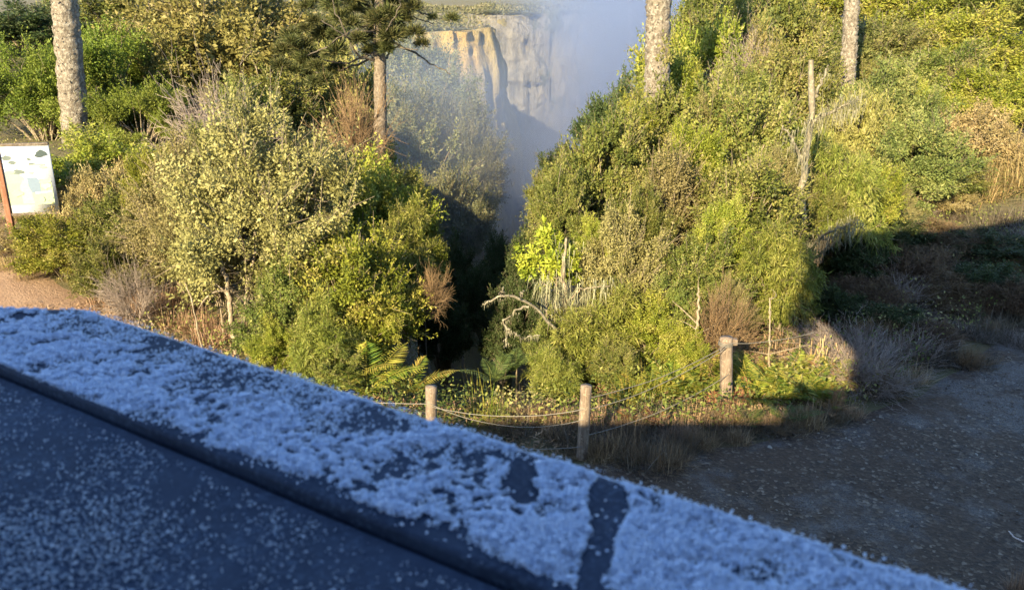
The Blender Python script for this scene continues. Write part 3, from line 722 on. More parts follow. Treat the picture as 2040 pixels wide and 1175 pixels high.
# dead lichen tree
t = empty('lichen_tree', tuple(P(1600, 560, 16.0)[:2]) + (Hs(P(1600, 560, 16.0)[0], 16.0),))
t0 = np.array(t.location)
def rel(px, py, Yd): return P(px, py, Yd) - t0
def limb(pts, r0, r1, tw_=0):
    A = np.array(pts); s = np.linspace(0, 1, len(A)); u = np.linspace(0, 1, 18)
    Q = np.stack([np.interp(u, s, A[:, i]) for i in range(3)], 1); Q[1:-1] += rng.normal(0, .018, (16, 3))
    return tubes(Q[None], (np.linspace(r0, r1, 18) * rng.uniform(.85, 1.2, 18))[None], 7), Q
tp = []
tp.append(limb([np.array([0, 0, -.4]), rel(1595, 480, 16), rel(1598, 380, 16), rel(1606, 290, 16), rel(1622, 220, 15.9), rel(1616, 120, 16)], .085, .045)[0])
B1 = [rel(1622, 240, 15.9), rel(1660, 222, 15.7), rel(1690, 205, 15.6), rel(1712, 200, 15.6)]
B2 = [rel(1598, 505, 15.9), rel(1640, 470, 15.5), rel(1680, 452, 15.4), rel(1712, 440, 15.4)]
B3 = [rel(1600, 330, 16), rel(1580, 280, 15.8), rel(1560, 250, 15.7)]
B4 = [rel(1618, 200, 16), rel(1640, 160, 15.9), rel(1650, 130, 15.9)]
for Bq in (B1, B2, B3, B4): tp.append(limb(Bq, .035, .012)[0])
V, Fq, _ = join(tp)
link('trunk', mesh_np('trunk', V, Fq, None, [M_LICH], True), t)
V, Fq, rn = join([beard(B1, 420, .3, rng, .1), beard(B2, 420, .3, rng, .1), beard(B3, 90, .22, rng, .1), beard(B4, 70, .18), beard([rel(1600, 330, 15.85), rel(1612, 230, 15.8)], 120, .22)])
link('lichen', mesh_np('lichen', V, Fq, rn, [LM['lichen']]), t)['kind'] = 'stuff'
tag(t, 'dead pale tree hung with beard lichen in the middle of the right thicket', 'dead tree')

# mossy stem hung with lichen by the yellow bush
t = empty('mossy_tree', tuple(P(1125, 650, 13.6)[:2]) + (Hs(P(1125, 650, 13.6)[0], 13.6),)); t0 = np.array(t.location)
a1 = [np.array([0, 0, -.4]), rel(1130, 600, 13.5), rel(1122, 530, 13.5), rel(1128, 475, 13.6)]
a2 = [rel(1128, 600, 13.5), rel(1160, 575, 13.3), rel(1215, 570, 13.2)]
a3 = [rel(1126, 590, 13.5), rel(1095, 575, 13.3), rel(1075, 560, 13.3)]
tp = [limb(a1, .05, .018)[0], limb(a2, .02, .008)[0], limb(a3, .02, .01)[0]]
V, Fq, _ = join(tp); link('trunk', mesh_np('trunk', V, Fq, None, [M_TWIG], True), t)
V, Fq, rn = join([beard(a2, 240, .36, rng, .1), beard(a3, 260, .4, rng, .1), beard(a1[1:4], 130, .3, rng, .1)])
link('lichen', mesh_np('lichen', V, Fq, rn, [LM['lichen']]), t)['kind'] = 'stuff'
tag(t, 'slim mossy tree with hanging lichen beside the golden flowering bush', 'tree')

# curled lichen branches over the gully
t = empty('lichen_branch', tuple(P(1110, 640, 12.8))); t0 = np.array(t.location)
c1 = [rel(1130, 690, 12.8), rel(1085, 630, 12.6), rel(1050, 600, 12.5), rel(1010, 588, 12.4), rel(975, 600, 12.3), rel(962, 606, 12.3)]
c2 = [rel(1060, 605, 12.5), rel(1025, 622, 12.4), rel(1005, 640, 12.4), rel(1010, 665, 12.4), rel(1008, 690, 12.4)]
c3 = [rel(1008, 655, 12.4), rel(1040, 672, 12.4), rel(1075, 668, 12.4)]
c4 = [rel(1000, 590, 12.4), rel(1000, 575, 12.4)]; c5 = [rel(1035, 596, 12.4), rel(1042, 578, 12.4)]
tp = [limb(c1, .026, .014)[0], limb(c2, .02, .012)[0], limb(c3, .014, .008)[0], limb(c4, .012, .008)[0], limb(c5, .012, .008)[0]]
V, Fq, _ = join(tp); link('branch', mesh_np('branch', V, Fq, None, [M_LICH], True), t)
V, Fq, rn = join([beard(q_, 90, .09, rng, .02) for q_ in (c1, c2, c3)]); link('lichen', mesh_np('lichen', V, Fq, rn, [LM['lichen']]), t)['kind'] = 'stuff'
tag(t, 'curled white lichen covered branch reaching left over the black gully', 'branch')

# ------------------------------------------------------------------ araucarias
def trunk_mesh(pts, rads, k=18, m=60):
    A = np.array(pts); s = np.linspace(0, 1, len(A)); u = np.linspace(0, 1, m)
    Q = np.stack([np.interp(u, s, A[:, i]) for i in range(3)], 1); Q[1:-1, :2] += rng.normal(0, .005, (m - 2, 2))
    rad = np.interp(u, s, rads)
    V, Fq = tubes(Q[None], rad[None], k)
    Vr = V.reshape(m, k, 3); ctr = Q[:, None]
    rr = 1 + .05 * rng.uniform(-1, 1, (m, 1, 1)) + .10 * rng.uniform(-1, 1, (m, k, 1))
    return (ctr + (Vr - ctr) * rr).reshape(-1, 3), Fq
def big_trunk(pxs, Yd, wpx, label, mat, top=11.5, scales=True):
    (x0, y0), (x1, y1) = pxs
    b0 = P(x0, y0, Yd); b1 = P(x1, y1, Yd)
    zg = Hs(b0[0], Yd) - .4; r = wpx / 2 * Yd * 1.03 / F
    t = empty('tall_tree', (b0[0], Yd, zg + .4)); t0 = np.array(t.location)
    dirv = (b1 - b0) / (b1[2] - b0[2])
    lo = b0 + dirv * (zg - b0[2]); hi = b0 + dirv * (top - b0[2])
    V, Fq = trunk_mesh([lo - t0, b0 - t0, b1 - t0, hi - t0], [r * 1.12, r * 1.02, r * .97, r * .8], 22, 110)
    # shaggy bark plates
    n_ = 900
    TV = (V, Fq)
    u = rng.uniform(0, 1, n_); a = rng.uniform(0, 6.28, n_)
    ctr = lo[None] + (hi - lo)[None] * u[:, None] - t0
    out = np.stack([np.cos(a), np.sin(a), 0 * a], 1)
    V, Fq = leaves(ctr + out * r * 1.0, np.array([0, 0, 1.0]) + rng.normal(0, .5, (n_, 3)) * np.array([1, 1, .3]) + out * .25, out + rng.normal(0, .3, (n_, 3)), rng.uniform(.04, .11, n_), rng.uniform(.03, .08, n_))
    V, Fq, _ = join([TV, (V, Fq)]); link('trunk', mesh_np('trunk', V, Fq, None, [mat], False), t)
    tag(t, label, 'tree'); return t
big_trunk(((151, 262), (128, 0)), 26, 46, 'thick pale mottled tree trunk on the left above the notice board', M_TRUNK)
big_trunk(((1308, 190), (1312, 0)), 23, 45, 'thick pinkish brown tree trunk right of the misty gorge', M_TRUNK)
big_trunk(((1690, 135), (1697, 0)), 27, 27, 'slim straight pale trunk on the right hillside', M_TRUNK)

def needle_tuft(seed, n=560, flat=.85):
    g = np.random.default_rng(seed)
    q = rdir(n, -.6, g); Pp = q * np.array([1, 1, flat]) * (g.uniform(.02, .9, n))[:, None] * .5
    D = nrm(q + np.array([0, 0, .35]) + g.normal(0, .45, (n, 3)))
    V, Fq = leaves(Pp, D, rdir(n, -1, g), g.uniform(.25, .5, n), .04)
    return mesh_np('needle_tuft', V, Fq, g.uniform(0, 1, n), [LM['needle']])
TUFT = [needle_tuft(80 + i) for i in range(4)]

AY = 25.5
b0 = P(757, 320, AY); zg = Hs(b0[0], AY)
t = empty('araucaria', (b0[0], AY, zg)); t0 = np.array(t.location)
tag(t, 'dark araucaria pine with upswept branches and tufted needles left of the gorge', 'tree')
V, Fq = trunk_mesh([np.array([0, 0, -.4]), rel(758, 320, AY), rel(757, 120, AY), rel(755, -120, AY)], [.24, .2, .175, .13], 16, 70)
link('trunk', mesh_np('trunk', V, Fq, None, [M_TRUNKD], True), t)
M_BRANCHD = bark('dark branch bark', (.04, .03, .02), (.09, .07, .05), (.16, .14, .1), 18)
BR = [  # (points px,py,dy), radius
 [(752, 122, 0), (722, 117, -.4), (702, 98, -.8), (690, 70, -1.0), (672, 30, -1.2), (655, -20, -1.3)],
 [(756, 128, 0), (772, 112, .5), (782, 90, .9), (790, 60, 1.2)],
 [(755, 60, 0), (725, 65, -.6), (700, 78, -1.0), (672, 62, -1.4), (640, 40, -1.6)],
 [(755, 40, 0), (735, 52, -.4), (690, 68, -.9), (640, 100, -1.2), (612, 112, -1.3)],
 [(757, 30, 0), (720, 5, .6), (690, -15, 1.0)],
 [(757, 70, 0), (790, 88, .4), (830, 108, .6), (872, 135, .7), (898, 148, .7)],
 [(757, 10, 0), (800, 22, .6), (840, 40, .9), (862, 48, 1.0)],
 [(757, 5, 0), (820, 20, .4), (870, 36, .6), (905, 45, .7)],
 [(756, 90, 0), (800, 96, -.6), (832, 100, -.8)],
 [(756, 75, 0), (770, 60, -1.0), (790, 30, -1.5), (800, 0, -1.7)],
 [(755, 110, 0), (740, 112, -.9), (728, 108, -1.5)],
 [(754, 100, 0), (690, 128, -.2), (640, 118, .3), (600, 90, .5)],
 [(754, 112, 0), (680, 140, .6), (640, 146, .9), (605, 140, 1.1)],
]
for i, br in enumerate(BR):
    A = [rel(a, b2, AY + c2) for a, b2, c2 in br]
    (Vb, Fb), Q = limb(A, .042 if i < 6 else .03, .012)
    link('branch', mesh_np('branch', Vb, Fb, None, [M_BRANCHD], True), t)
TP = [(690, 10, .9), (655, 5, 1.0), (720, 20, .9), (745, 35, 1.0), (775, 20, 1.1), (800, 10, 1.0), (760, 60, .9), (785, 62, .9), (735, -5, 1.2), (775, -20, 1.2),
      (740, 100, .75), (778, 96, .7), (765, 88, .7), (826, 66, .62), (840, 88, .5), (862, 36, .34), (900, 38, .48), (735, 88, .5),
      (612, 100, 1.0), (640, 72, 1.05), (590, 80, .8), (662, 100, .85), (625, 130, .9), (600, 120, .7), (655, 62, .8), (632, 42, .7), (598, 50, .7), (615, 155, .6), (575, 105, .9), (640, 150, .8), (670, 140, .7), (690, 45, 1.0), (705, 80, .8), (560, 130, .7), (585, 150, .6), (700, -15, 1.2), (650, -25, 1.1), (620, 10, .9), (790, -10, 1.1), (820, 15, .7), (795, 42, .7)]
TP = [(a + rng.uniform(-14, 14), b2 + rng.uniform(-12, 12), s_ * rng.uniform(.5, .9)) for a, b2, s_ in TP if a < 800 for _ in range(2)] + [q_ for q_ in TP if q_[0] >= 800]
for i, (a, b2, s_) in enumerate(TP):
    o = link('needle_tuft', TUFT[i % 4], t, rel(a, b2, AY + rng.uniform(-1, 1))); o.scale = (s_ * .85, s_ * .85, s_ * .75); o.rotation_euler = (0, 0, rng.uniform(0, 6))

# ------------------------------------------------------------------ ferns, grasses, reeds
def one(L): return L[int(rng.integers(0, len(L)))]
FG = 'sunlit ferns by the fence'
for px, py, s_, lab in [(1340, 770, 1, 'small fern between the half shaded post and the tallest post'), (1395, 760, 1, 'yellow fern touching the left side of the tallest post'), (1300, 790, .9, 'fern with yellow tips beside the long grass blades'),
                        (1490, 770, 1.1, 'fern just right of the foot of the tallest post'), (1540, 790, 1.1, 'broad fern in the middle of the sunlit patch right of the tallest post'), (1600, 795, 1.1, 'bright green fern at the right end of the sunlit patch'),
                        (1570, 750, .9, 'fern at the back of the sunlit patch under the cut reeds'), (1425, 735, .9, 'fern hidden behind the tallest post'), (1640, 810, .8, 'outermost fern at the edge of the shade, nearest the path')]:
    place_mesh(one(FERN), 'fronds', px, py, None, 'fern', lab, 'fern', s_ * 1.0, FG)
for px, py in [(1470, 745), (1515, 770), (1560, 800), (1600, 760), (1625, 785), (1500, 800), (1540, 765), (1650, 790), (1320, 755), (1370, 785), (1290, 765), (1250, 800), (1660, 765), (1480, 785), (1400, 790), (1625, 805), (1345, 790)]:
    place_mesh(one(FERN), 'fronds', px, py, None, 'fern', 'small sunlit fern growing among the larger ferns around the tallest post', 'fern', rng.uniform(.55, .85), 'small ferns around the tallest post')
LM['rust'] = leaf_mat('dead bracken', [(.16, .07, .03), (.28, .13, .06), (.36, .2, .1), (.4, .28, .14)])
FERNR = [gen_fern(90 + i, .6, 9, 'rust') for i in range(2)]
for px, py in [(1480, 800), (1455, 815), (1500, 755), (1530, 745), (1610, 740), (1650, 770), (1680, 760), (1420, 815), (1250, 845), (1310, 850), (1660, 825)]:
    place_mesh(one(FERNR), 'fronds', px, py, None, 'dead_fern', 'reddish brown dead fern among the green ferns by the tallest post', 'fern', rng.uniform(.6, .9), 'dead ferns by the tallest post')
place_mesh(FERND[0], 'fronds', 1565, 845, None, 'fern', 'dark fern in shade in front of the sunlit patch', 'fern', .8)
place_mesh(FERND[1], 'fronds', 1490, 850, None, 'fern', 'small dark fern in shade right in front of the tallest post', 'fern', .6)
place_mesh(FERNBIG[0], 'fronds', 730, 765, 11.8, 'fern', 'largest sunlit fern rising above the frosty rail', 'fern', 1.0, z=float(P(730, 790, 11.8)[2]))
place_mesh(FERNBIG[0], 'fronds', 690, 740, 12.0, 'fern', 'sunlit fern just left of the largest fern above the frosty rail', 'fern', .8, z=float(P(690, 765, 12.0)[2]))
place_mesh(FERNBIG[0], 'fronds', 815, 770, 11.9, 'fern', 'sunlit fern spreading right over the gully towards the left fence post', 'fern', .75, z=float(P(815, 785, 11.9)[2]))
place_mesh(FERND[0], 'fronds', 985, 735, 12.2, 'fern', 'dark green fern on the right side of the black gully', 'fern', .95, z=float(P(985, 760, 12.2)[2]))
place_mesh(FERND[1], 'fronds', 1020, 720, 12.4, 'fern', 'second dark fern close behind the dark gully fern', 'fern', .8, z=float(P(1020, 740, 12.4)[2]))

GL = 'dry grass tufts'
def tuft(kinds, px, py, s_, lab, g='dry grass tufts', cat='grass tuft'):
    place_mesh(one(kinds), 'grass', px, py, None, 'grass_tuft', lab, cat, s_, g)
for px, py in [(215, 625), (265, 600), (310, 625), (345, 650), (250, 640), (390, 655), (420, 680), (330, 600), (290, 570), (200, 590), (365, 620), (225, 570)]:
    tuft(GR_STRAW, px, py, rng.uniform(1.0, 1.4), 'dry tan grass tuft in the brown patch above the left end of the frosty rail', 'tan grass tufts on the left')
for px, py in [(1215, 880), (1260, 870), (1310, 860), (1340, 880), (1370, 870), (1300, 900), (1240, 900), (1350, 905), (1410, 860), (1280, 925), (1120, 850), (1080, 845), (1050, 830), (1330, 930), (1200, 910), (1000, 830), (960, 815), (1450, 850), (1500, 862), (1550, 858), (1610, 850), (1660, 840), (1700, 830), (1140, 880), (1100, 870), (1400, 890), (1470, 880), (1280, 850), (1020, 860)]:
    if rng.uniform() < .6:
        pt = G(px + rng.uniform(-20, 20), py); o = link('tangle_bush', TW_BROWN, None, (pt[0], pt[1], -.08)); q_ = rng.uniform(.3, .55); o.scale = (q_, q_, q_ * .5); o.rotation_euler = (0, 0, rng.uniform(0, 6)); tag(o, 'low tangle of brown twigs in the shade between the fence and the frosty rail', 'bush', 'twig tangles at the fence')
    tuft(GR_DEAD if rng.uniform() < .55 else GR_STRAW, px, py, rng.uniform(.55, .9), 'dead brown grass tuft in the shade between the fence and the frosty rail', 'dead grass tufts at the fence')
for px, py in [(1190, 850), (1230, 850), (1450, 830), (1390, 835), (1500, 735), (1530, 720), (1480, 740), (1650, 730), (1640, 750), (1680, 745), (1560, 715), (1620, 830), (1500, 830)]:
    tuft(GR_STRAW, px, py, rng.uniform(.5, .85), 'straw coloured grass tuft among the sunlit ferns by the fence', 'straw tufts among the ferns')
for px, py in [(1275, 800), (1295, 795), (1255, 810), (985, 840), (965, 830)]:
    tuft(GR_GREEN, px, py, rng.uniform(.8, 1.1), 'upright green grass tuft at the foot of the shrubs behind the fence', 'green grass tufts at the fence')
for px in range(1680, 2041, 32):
    for py in range(500, 800, 44):
        if py > 800 - (px - 1700) * .42 + 20: continue
        a, b2 = px + rng.uniform(-18, 18), py + rng.uniform(-20, 20)
        if rng.uniform() < .55:
            pt = G(a, b2); o = link('tangle_bush', TW_GREY if rng.uniform() < .3 else TW_BROWN, None, (pt[0], pt[1], Hs(pt[0], pt[1]) - .1)); q_ = rng.uniform(.45, .95); o.scale = (q_, q_, q_ * rng.uniform(.35, .7)); o.rotation_euler = (rng.uniform(-.3, .3), rng.uniform(-.3, .3), rng.uniform(0, 6)); tag(o, 'dull tangle of dead twigs on the shaded bank beside the path', 'bush', 'twig tangles on the shaded bank')
        tuft(GR_DEAD if rng.uniform() < .9 else GR_STRAW, a, b2, rng.uniform(.6, 1.0), 'dull grass tuft on the shaded bank between the thicket and the path', 'grass tufts on the shaded bank')
for px, py in [(1945, 330), (1975, 350), (2010, 340), (1960, 375), (2000, 380), (2035, 365), (2030, 320), (1930, 360), (1990, 300), (2040, 395), (1980, 410), (2020, 420), (1950, 400)]:
    pt = P(px, py, rng.uniform(21, 24)); o = link('grass_tuft', one(GR_GOLD), None, (pt[0], pt[1], Hs(pt[0], pt[1]))); o.scale = (1.8, 1.8, 1.7); o.rotation_euler = (0, 0, rng.uniform(0, 6))
    tag(o, 'tan golden grass tuft on the sunlit slope at the right edge', 'grass tuft', 'tan grass tufts at the right')
for px, py in [(20, 560), (60, 520), (95, 545), (130, 560), (40, 490), (150, 590), (110, 500), (15, 470), (70, 575), (35, 585), (120, 585), (5, 530), (80, 550), (165, 600), (60, 600)]:
    tuft(GR_GOLD, px, py, rng.uniform(.5, .9), 'rusty grass tuft beside the bare brown earth below the notice board', 'rusty tufts below the notice board')

# cut reeds
def reeds(px, py, n, hmin, hmax, lab):
    pt = G(px, py); t0_ = np.array([pt[0], pt[1], Hs(pt[0], pt[1])])
    B = np.stack([rng.normal(0, .13, n), rng.normal(0, .1, n), np.full(n, -.05)], 1)
    hgt = rng.uniform(hmin, hmax, n)
    E = B + np.stack([rng.normal(0, .07, n), rng.normal(0, .07, n), hgt], 1)
    V, Fq = tubes(bez(B, (B + E) / 2 + rng.normal(0, .012, (n, 3)), E, 5), np.linspace(.013, .010, 5)[None] * rng.uniform(.7, 1.3, (n, 1)), 6)
    o = link('cut_reeds', mesh_np('cut_reeds', V, Fq, np.repeat(rng.uniform(.3, .9, n), 24), [LM['straw']], True), None, tuple(t0_)); tag(o, lab, 'reeds')
reeds(1622, 735, 14, .35, .68, 'taller clump of cut straw reeds at the end of the fence wire')
reeds(1672, 735, 11, .3, .55, 'shorter clump of cut straw reeds, nearer the shaded bank')

# grass sprig and twig in the lower right corner; twig's pale colour stands for sunlight
pt = G(2036, 1190); o = link('grass_tuft', GR_STRAW[0], None, (pt[0], pt[1], .03)); o.scale = (.5, .5, .8)
tag(o, 'pale bristly grass tuft in the bottom right corner', 'grass tuft')
stem('dead_stick', [G(2080, 1125, .02), G(2045, 1080, .08), G(2024, 1072, .1), G(2008, 1056, .14)], .009, .007, plain('sun toned twig', (.62, .5, .44)), 'pale bent twig poking in at the right edge above the corner grass', 'twig')

# ------------------------------------------------------------------ undergrowth and far wood (uncountable cover)
def cover(name, n, region, size, lm, label_kind, zr=.5, asp=.5):
    x, y = region(n)
    z = H(x, y)
    inpath = sd_poly(x, y, poly) > -.35
    k = ~inpath; x, y, z = x[k], y[k], z[k]; n = len(x)
    Pp = np.stack([x, y, z + rng.uniform(0, 1, n) ** 2 * zr * (1 + vnoise(x, y, 1.5, 8))], 1)
    D = nrm(rdir(n, -.3)); N = nrm(rdir(n, 0) + np.array([0, 0, .8]))
    L = size * (1 + .0 * y) * rng.uniform(.6, 1.4, n)
    V, Fq = leaves(Pp, D, N, L, L * asp)
    rn = np.clip(.5 + vnoise(x, y, 1.1, 4) + rng.normal(0, .18, n), 0, 1)
    o = link(name, mesh_np(name, V, Fq, rn, [LM[lm]])); tag(o, None, None, kind='stuff'); return o
def reg(x0, x1, y0, y1):
    def f(n):
        return rng.uniform(x0, x1, n), rng.uniform(y0, y1, n)
    return f
def reg_lit(n):
    y = 10.6 + 40 * rng.uniform(0, 1, n) ** 1.6; x = rng.uniform(-1, 1, n) * (y * .68 + 1)
    k = ~((x < -5.3 - .0 * y) & (y < 16.5) & (x < -6.5)); return x[k], y[k]
cover('undergrowth', 130000, reg_lit, .06, 'green', 'stuff', .45)
cover('leaf_litter', 60000, reg(-9, 12, 7.5, 15), .09, 'straw', 'stuff', .09, .16)
def reg_rim(n):
    x = rng.uniform(-150, 150, n); y = rng.uniform(50, 560, n); s = sd_poly(x, y, RIM)
    k = (s < 3) & (np.abs(x) < y * .72 + 20) & ((x > 0) | (y > 150)); return x[k], y[k]
x, y = reg_rim(150000); n_ = len(x); z = H(x, y); den = vnoise(x, y, 14, 9) + vnoise(x, y, 45, 10)
k = den > -.25; x, y, z, den = x[k], y[k], z[k], den[k]; n_ = len(x)
Pp = np.stack([x, y, z + rng.uniform(0, 1, n_) * (1.2 + 5 * np.clip(den + .2, 0, 1))], 1); L = .35 + y * .0022
V, Fq = leaves(Pp, rdir(n_, -.3), nrm(rdir(n_, 0) + np.array([0, -.4, .5])), L * rng.uniform(.6, 1.3, n_), L * .6)
tag(link('far_wood', mesh_np('far_wood', V, Fq, np.clip(.5 + vnoise(x, y, 9, 12) + rng.normal(0, .2, n_), 0, 1), [LM['mist']])), None, None, kind='stuff')
# loose stones on the path
n_ = 26000
x = rng.uniform(0, 14, n_); y = rng.uniform(4, 16, n_); s = sd_poly(x, y, poly); pat = np.exp(-((x - G(1990, 770)[0]) ** 2 + (y - G(1990, 770)[1]) ** 2) / 2.2); k = (s > .05) & (vnoise(x, y, 1.6, 21) + rng.normal(0, .25, n_) + pat > .05); x, y = x[k], y[k]; n_ = len(x)
base = np.array([[1, 0, 0], [0, 1, 0], [-1, 0, 0], [0, -1, 0], [0, 0, 1]], dtype=float)
qf = np.array([[0, 1, 4, 4], [1, 2, 4, 4], [2, 3, 4, 4], [3, 0, 4, 4]])[:, :3]
rad = np.minimum(rng.gamma(2.0, .006, n_) + .006, .035)
Vst = base[None] * np.stack([rad, rad * rng.uniform(.6, 1, n_), rad * .6], 1)[:, None] + rng.normal(0, .25, (n_, 5, 3)) * rad[:, None, None]
ang = rng.uniform(0, 6.28, n_); ca, sa = np.cos(ang)[:, None], np.sin(ang)[:, None]
Vst = np.stack([Vst[..., 0] * ca - Vst[..., 1] * sa, Vst[..., 0] * sa + Vst[..., 1] * ca, Vst[..., 2]], -1) + np.stack([x, y, H(x, y) + .036], 1)[:, None]
Fst = (qf[None] + (np.arange(n_) * 5)[:, None, None]).reshape(-1, 3)
M_ST, nn_, ll_, bb_ = new_mat('path stone')
at = nn_.new('ShaderNodeAttribute'); at.attribute_name = 'rnd'
ll_.new(ramp(nn_, ll_, at.outputs['Fac'], [(0, (.05, .03, .018)), (.6, (.10, .07, .045)), (.9, (.18, .14, .1)), (1, (.32, .28, .22))]), bb_.inputs['Base Color']); bb_.inputs['Roughness'].default_value = .7
tag(link('gravel', mesh_np('gravel', Vst, Fst, np.repeat(rng.uniform(0, 1, n_), 4), [M_ST])), None, None, kind='stuff')

# ------------------------------------------------------------------ notice board
BY = 17.0
bA = P(27, 455, BY); zb = Hs(bA[0], BY)
t = empty('notice_board', (bA[0], BY, zb)); t0 = np.array(t.location)
tag(t, 'white notice board with a landscape picture on a red brown post at the left edge', 'notice board')
def box(c0, c1):
    x0, y0, z0 = c0; x1, y1, z1 = c1
    V = np.array([[x0, y0, z0], [x1, y0, z0], [x1, y1, z0], [x0, y1, z0], [x0, y0, z1], [x1, y0, z1], [x1, y1, z1], [x0, y1, z1]])
    return V, np.array([[0, 3, 2, 1], [4, 5, 6, 7], [0, 1, 5, 4], [1, 2, 6, 5], [2, 3, 7, 6], [3, 0, 4, 7]])
def bevel(o, wd=.006, seg=2):
    md = o.modifiers.new('bevel', 'BEVEL'); md.width = wd; md.segments = seg; md.limit_method = 'ANGLE'
pL = rel(30, 425, BY); zlo = pL[2]; zhi = rel(5, 292, BY)[2]; wB = (88 - 8) / F * BY * 1.08
x0 = 0.03
V, Fq = box((-.085, -.06, -.6), (.02, .06, zhi + .16)); o = link('post', mesh_np('post', V, Fq, None, [M_WOODRED]), t); bevel(o)
V, Fq = box((x0 + wB - .25, .03, -.6), (x0 + wB - .15, .12, zhi - .1)); o = link('post', mesh_np('post', V, Fq, None, [M_WOODRED]), t); bevel(o)
fr = [box((x0 - .005, -.045, zhi), (x0 + wB + .045, .045, zhi + .05)), box((x0 - .005, -.045, zlo - .05), (x0 + wB + .045, .045, zlo))]
for V, Fq in fr: bevel(link('frame_rail', mesh_np('frame_rail', V, Fq, None, [M_TRUNKD]), t), .004)
V, Fq = box((x0, -.02, zlo + .002), (x0 + wB + .04, .02, zhi - .002)); o = link('panel', mesh_np('panel', V, Fq, None, [plain('white board', (.66, .68, .68), .45)]), t)
# printed landscape: flat shapes on the board
pm = {'sky': (.62, .64, .66), 'tree': (.10, .125, .115), 'tdark': (.03, .05, .05), 'hill': (.26, .31, .25), 'meadow': (.3, .38, .23), 'meadow2': (.4, .46, .3), 'gorge': (.14, .19, .25), 'river': (.5, .53, .56)}
pms = [plain('print ' + k_, v_, .5) for k_, v_ in pm.items()]; pk = list(pm)
hh_ = zhi - zlo; PV, PF, PM = [], [], []
lay = [0]
def pshape(pts2, mk):
    lay[0] += 1
    pts2 = np.array(pts2, dtype=float); c2 = pts2.mean(0)
    yv = -.0215 - .0006 * lay[0]
    for i in range(len(pts2)):
        a, b2 = pts2[i], pts2[(i + 1) % len(pts2)]; mdp = (a + b2) / 2
        k0 = sum(len(v_) for v_ in PV)
        PV.append(np.array([[x0 + q_[0] * wB, yv, zlo + q_[1] * hh_] for q_ in (c2, a, mdp, b2)])); PF.append([k0, k0 + 1, k0 + 2, k0 + 3]); PM.append(pk.index(mk))
def blob(cx, cy, rx, ry, mk, n=11):
    pshape([(cx + rx * (1 + .25 * rng.uniform(-1, 1)) * math.cos(a), cy + ry * (1 + .25 * rng.uniform(-1, 1)) * math.sin(a)) for a in np.linspace(0, 6.28, n, endpoint=False)], mk)
pshape([(.02, .12), (.98, .12), (.98, .5), (.75, .5), (.5, .44), (.3, .48), (.02, .5)], 'meadow')
pshape([(.02, .44), (.4, .46), (.42, .52), (.3, .60), (.02, .62)], 'hill')
pshape([(.3, .14), (.55, .14), (.5, .42), (.38, .5), (.28, .4)], 'meadow2')
pshape([(.52, .3), (.72, .3), (.74, .48), (.66, .53), (.46, .53), (.47, .4)], 'gorge')
pshape([(.6, .28), (.95, .3), (.95, .32), (.6, .31)], 'river')
for cx, cy, rx, ry, mk in [(.12, .83, .1, .04, 'tree'), (.22, .76, .08, .03, 'tree'), (.3, .62, .14, .035, 'tree'), (.12, .62, .12, .03, 'hill'), (.58, .8, .05, .02, 'tree'), (.62, .73, .09, .02, 'tree'), (.58, .6, .06, .025, 'hill'),
                           (.88, .88, .12, .05, 'tdark'), (.8, .85, .1, .03, 'tdark'), (.85, .68, .1, .02, 'hill'), (.8, .72, .13, .015, 'hill'), (.85, .4, .1, .05, 'meadow2'), (.84, .46, .12, .03, 'hill'), (.2, .3, .14, .05, 'hill'), (.72, .2, .06, .04, 'hill')]:
    blob(cx, cy, rx, ry, mk)
link('printed_picture', mesh_np('printed_picture', np.concatenate(PV), PF, None, pms, mi=PM), t)
t.rotation_euler = (0, 0, R(12))

# ------------------------------------------------------------------ wire fence
t = empty('wire_fence', (0, 10.6, 0)); t0 = np.array(t.location)
tag(t, 'low fence of weathered round wooden posts and slack wires between path and gully', 'fence')
posts = {}
for key, (bx, by, tx, ty, wd) in {'a': (858, 900, 859, 770, 24), 'b': (1158, 912, 1168, 768, 24), 'c': (1450, 806, 1447, 672, 26)}.items():
    g0 = G(bx, by); zt = P(tx, ty, g0[1])
    r = wd / 2 * g0[1] * 1.05 / F
    k_ = 14; m_ = 16
    A = np.array([g0 + np.array([0, 0, -.3]), zt]); u = np.linspace(0, 1, m_)
    Q = A[0] + (A[1] - A[0]) * u[:, None]
    V, Fq = tubes((Q - t0)[None], np.full((1, m_), r) * rng.uniform(.96, 1.04, m_), k_)
    topc = len(V); V = np.concatenate([V, [Q[-1] - t0 + np.array([0, 0, .012])]])
    last = np.arange((m_ - 1) * k_, m_ * k_)
    Fc = np.stack([last[::2], np.roll(last, -1)[::2], np.roll(last, -2)[::2], np.full(k_ // 2, topc)], 1)
    Fq = np.concatenate([Fq, Fc])
    o = link('fence_post', mesh_np('fence_post', V, Fq, None, [M_POST]), t); posts[key] = (g0, zt, r)
m_wire = plain('galvanised wire', (.17, .155, .13), .6, .2)
def wire(A, B, sag, r=.0055):
    u = np.linspace(0, 1, 28)[:, None]; Q = A + (B - A) * u; Q[:, 2] -= sag * 4 * (u * (1 - u))[:, 0]
    Q += np.cumsum(rng.normal(0, .002, Q.shape), 0) * (1 - np.abs(2 * u - 1))
    V, Fq = tubes((Q - t0)[None], np.full((1, 28), r), 5); link('wire', mesh_np('wire', V, Fq, None, [m_wire], True), t)
def on(key, f): g0, zt, r = posts[key]; return g0 + (zt - g0) * f + np.array([0, -r, 0])
gL = G(600, 850)
wire(on('a', .78), np.array([on('a', .8)[0] - 2.6, on('a', .8)[1] + .3, on('a', .78)[2]]), .03)
wire(on('a', .78), on('b', .58), .22); wire(on('a', .74), on('b', .72), .12); wire(on('a', .3), on('b', .2), .1)
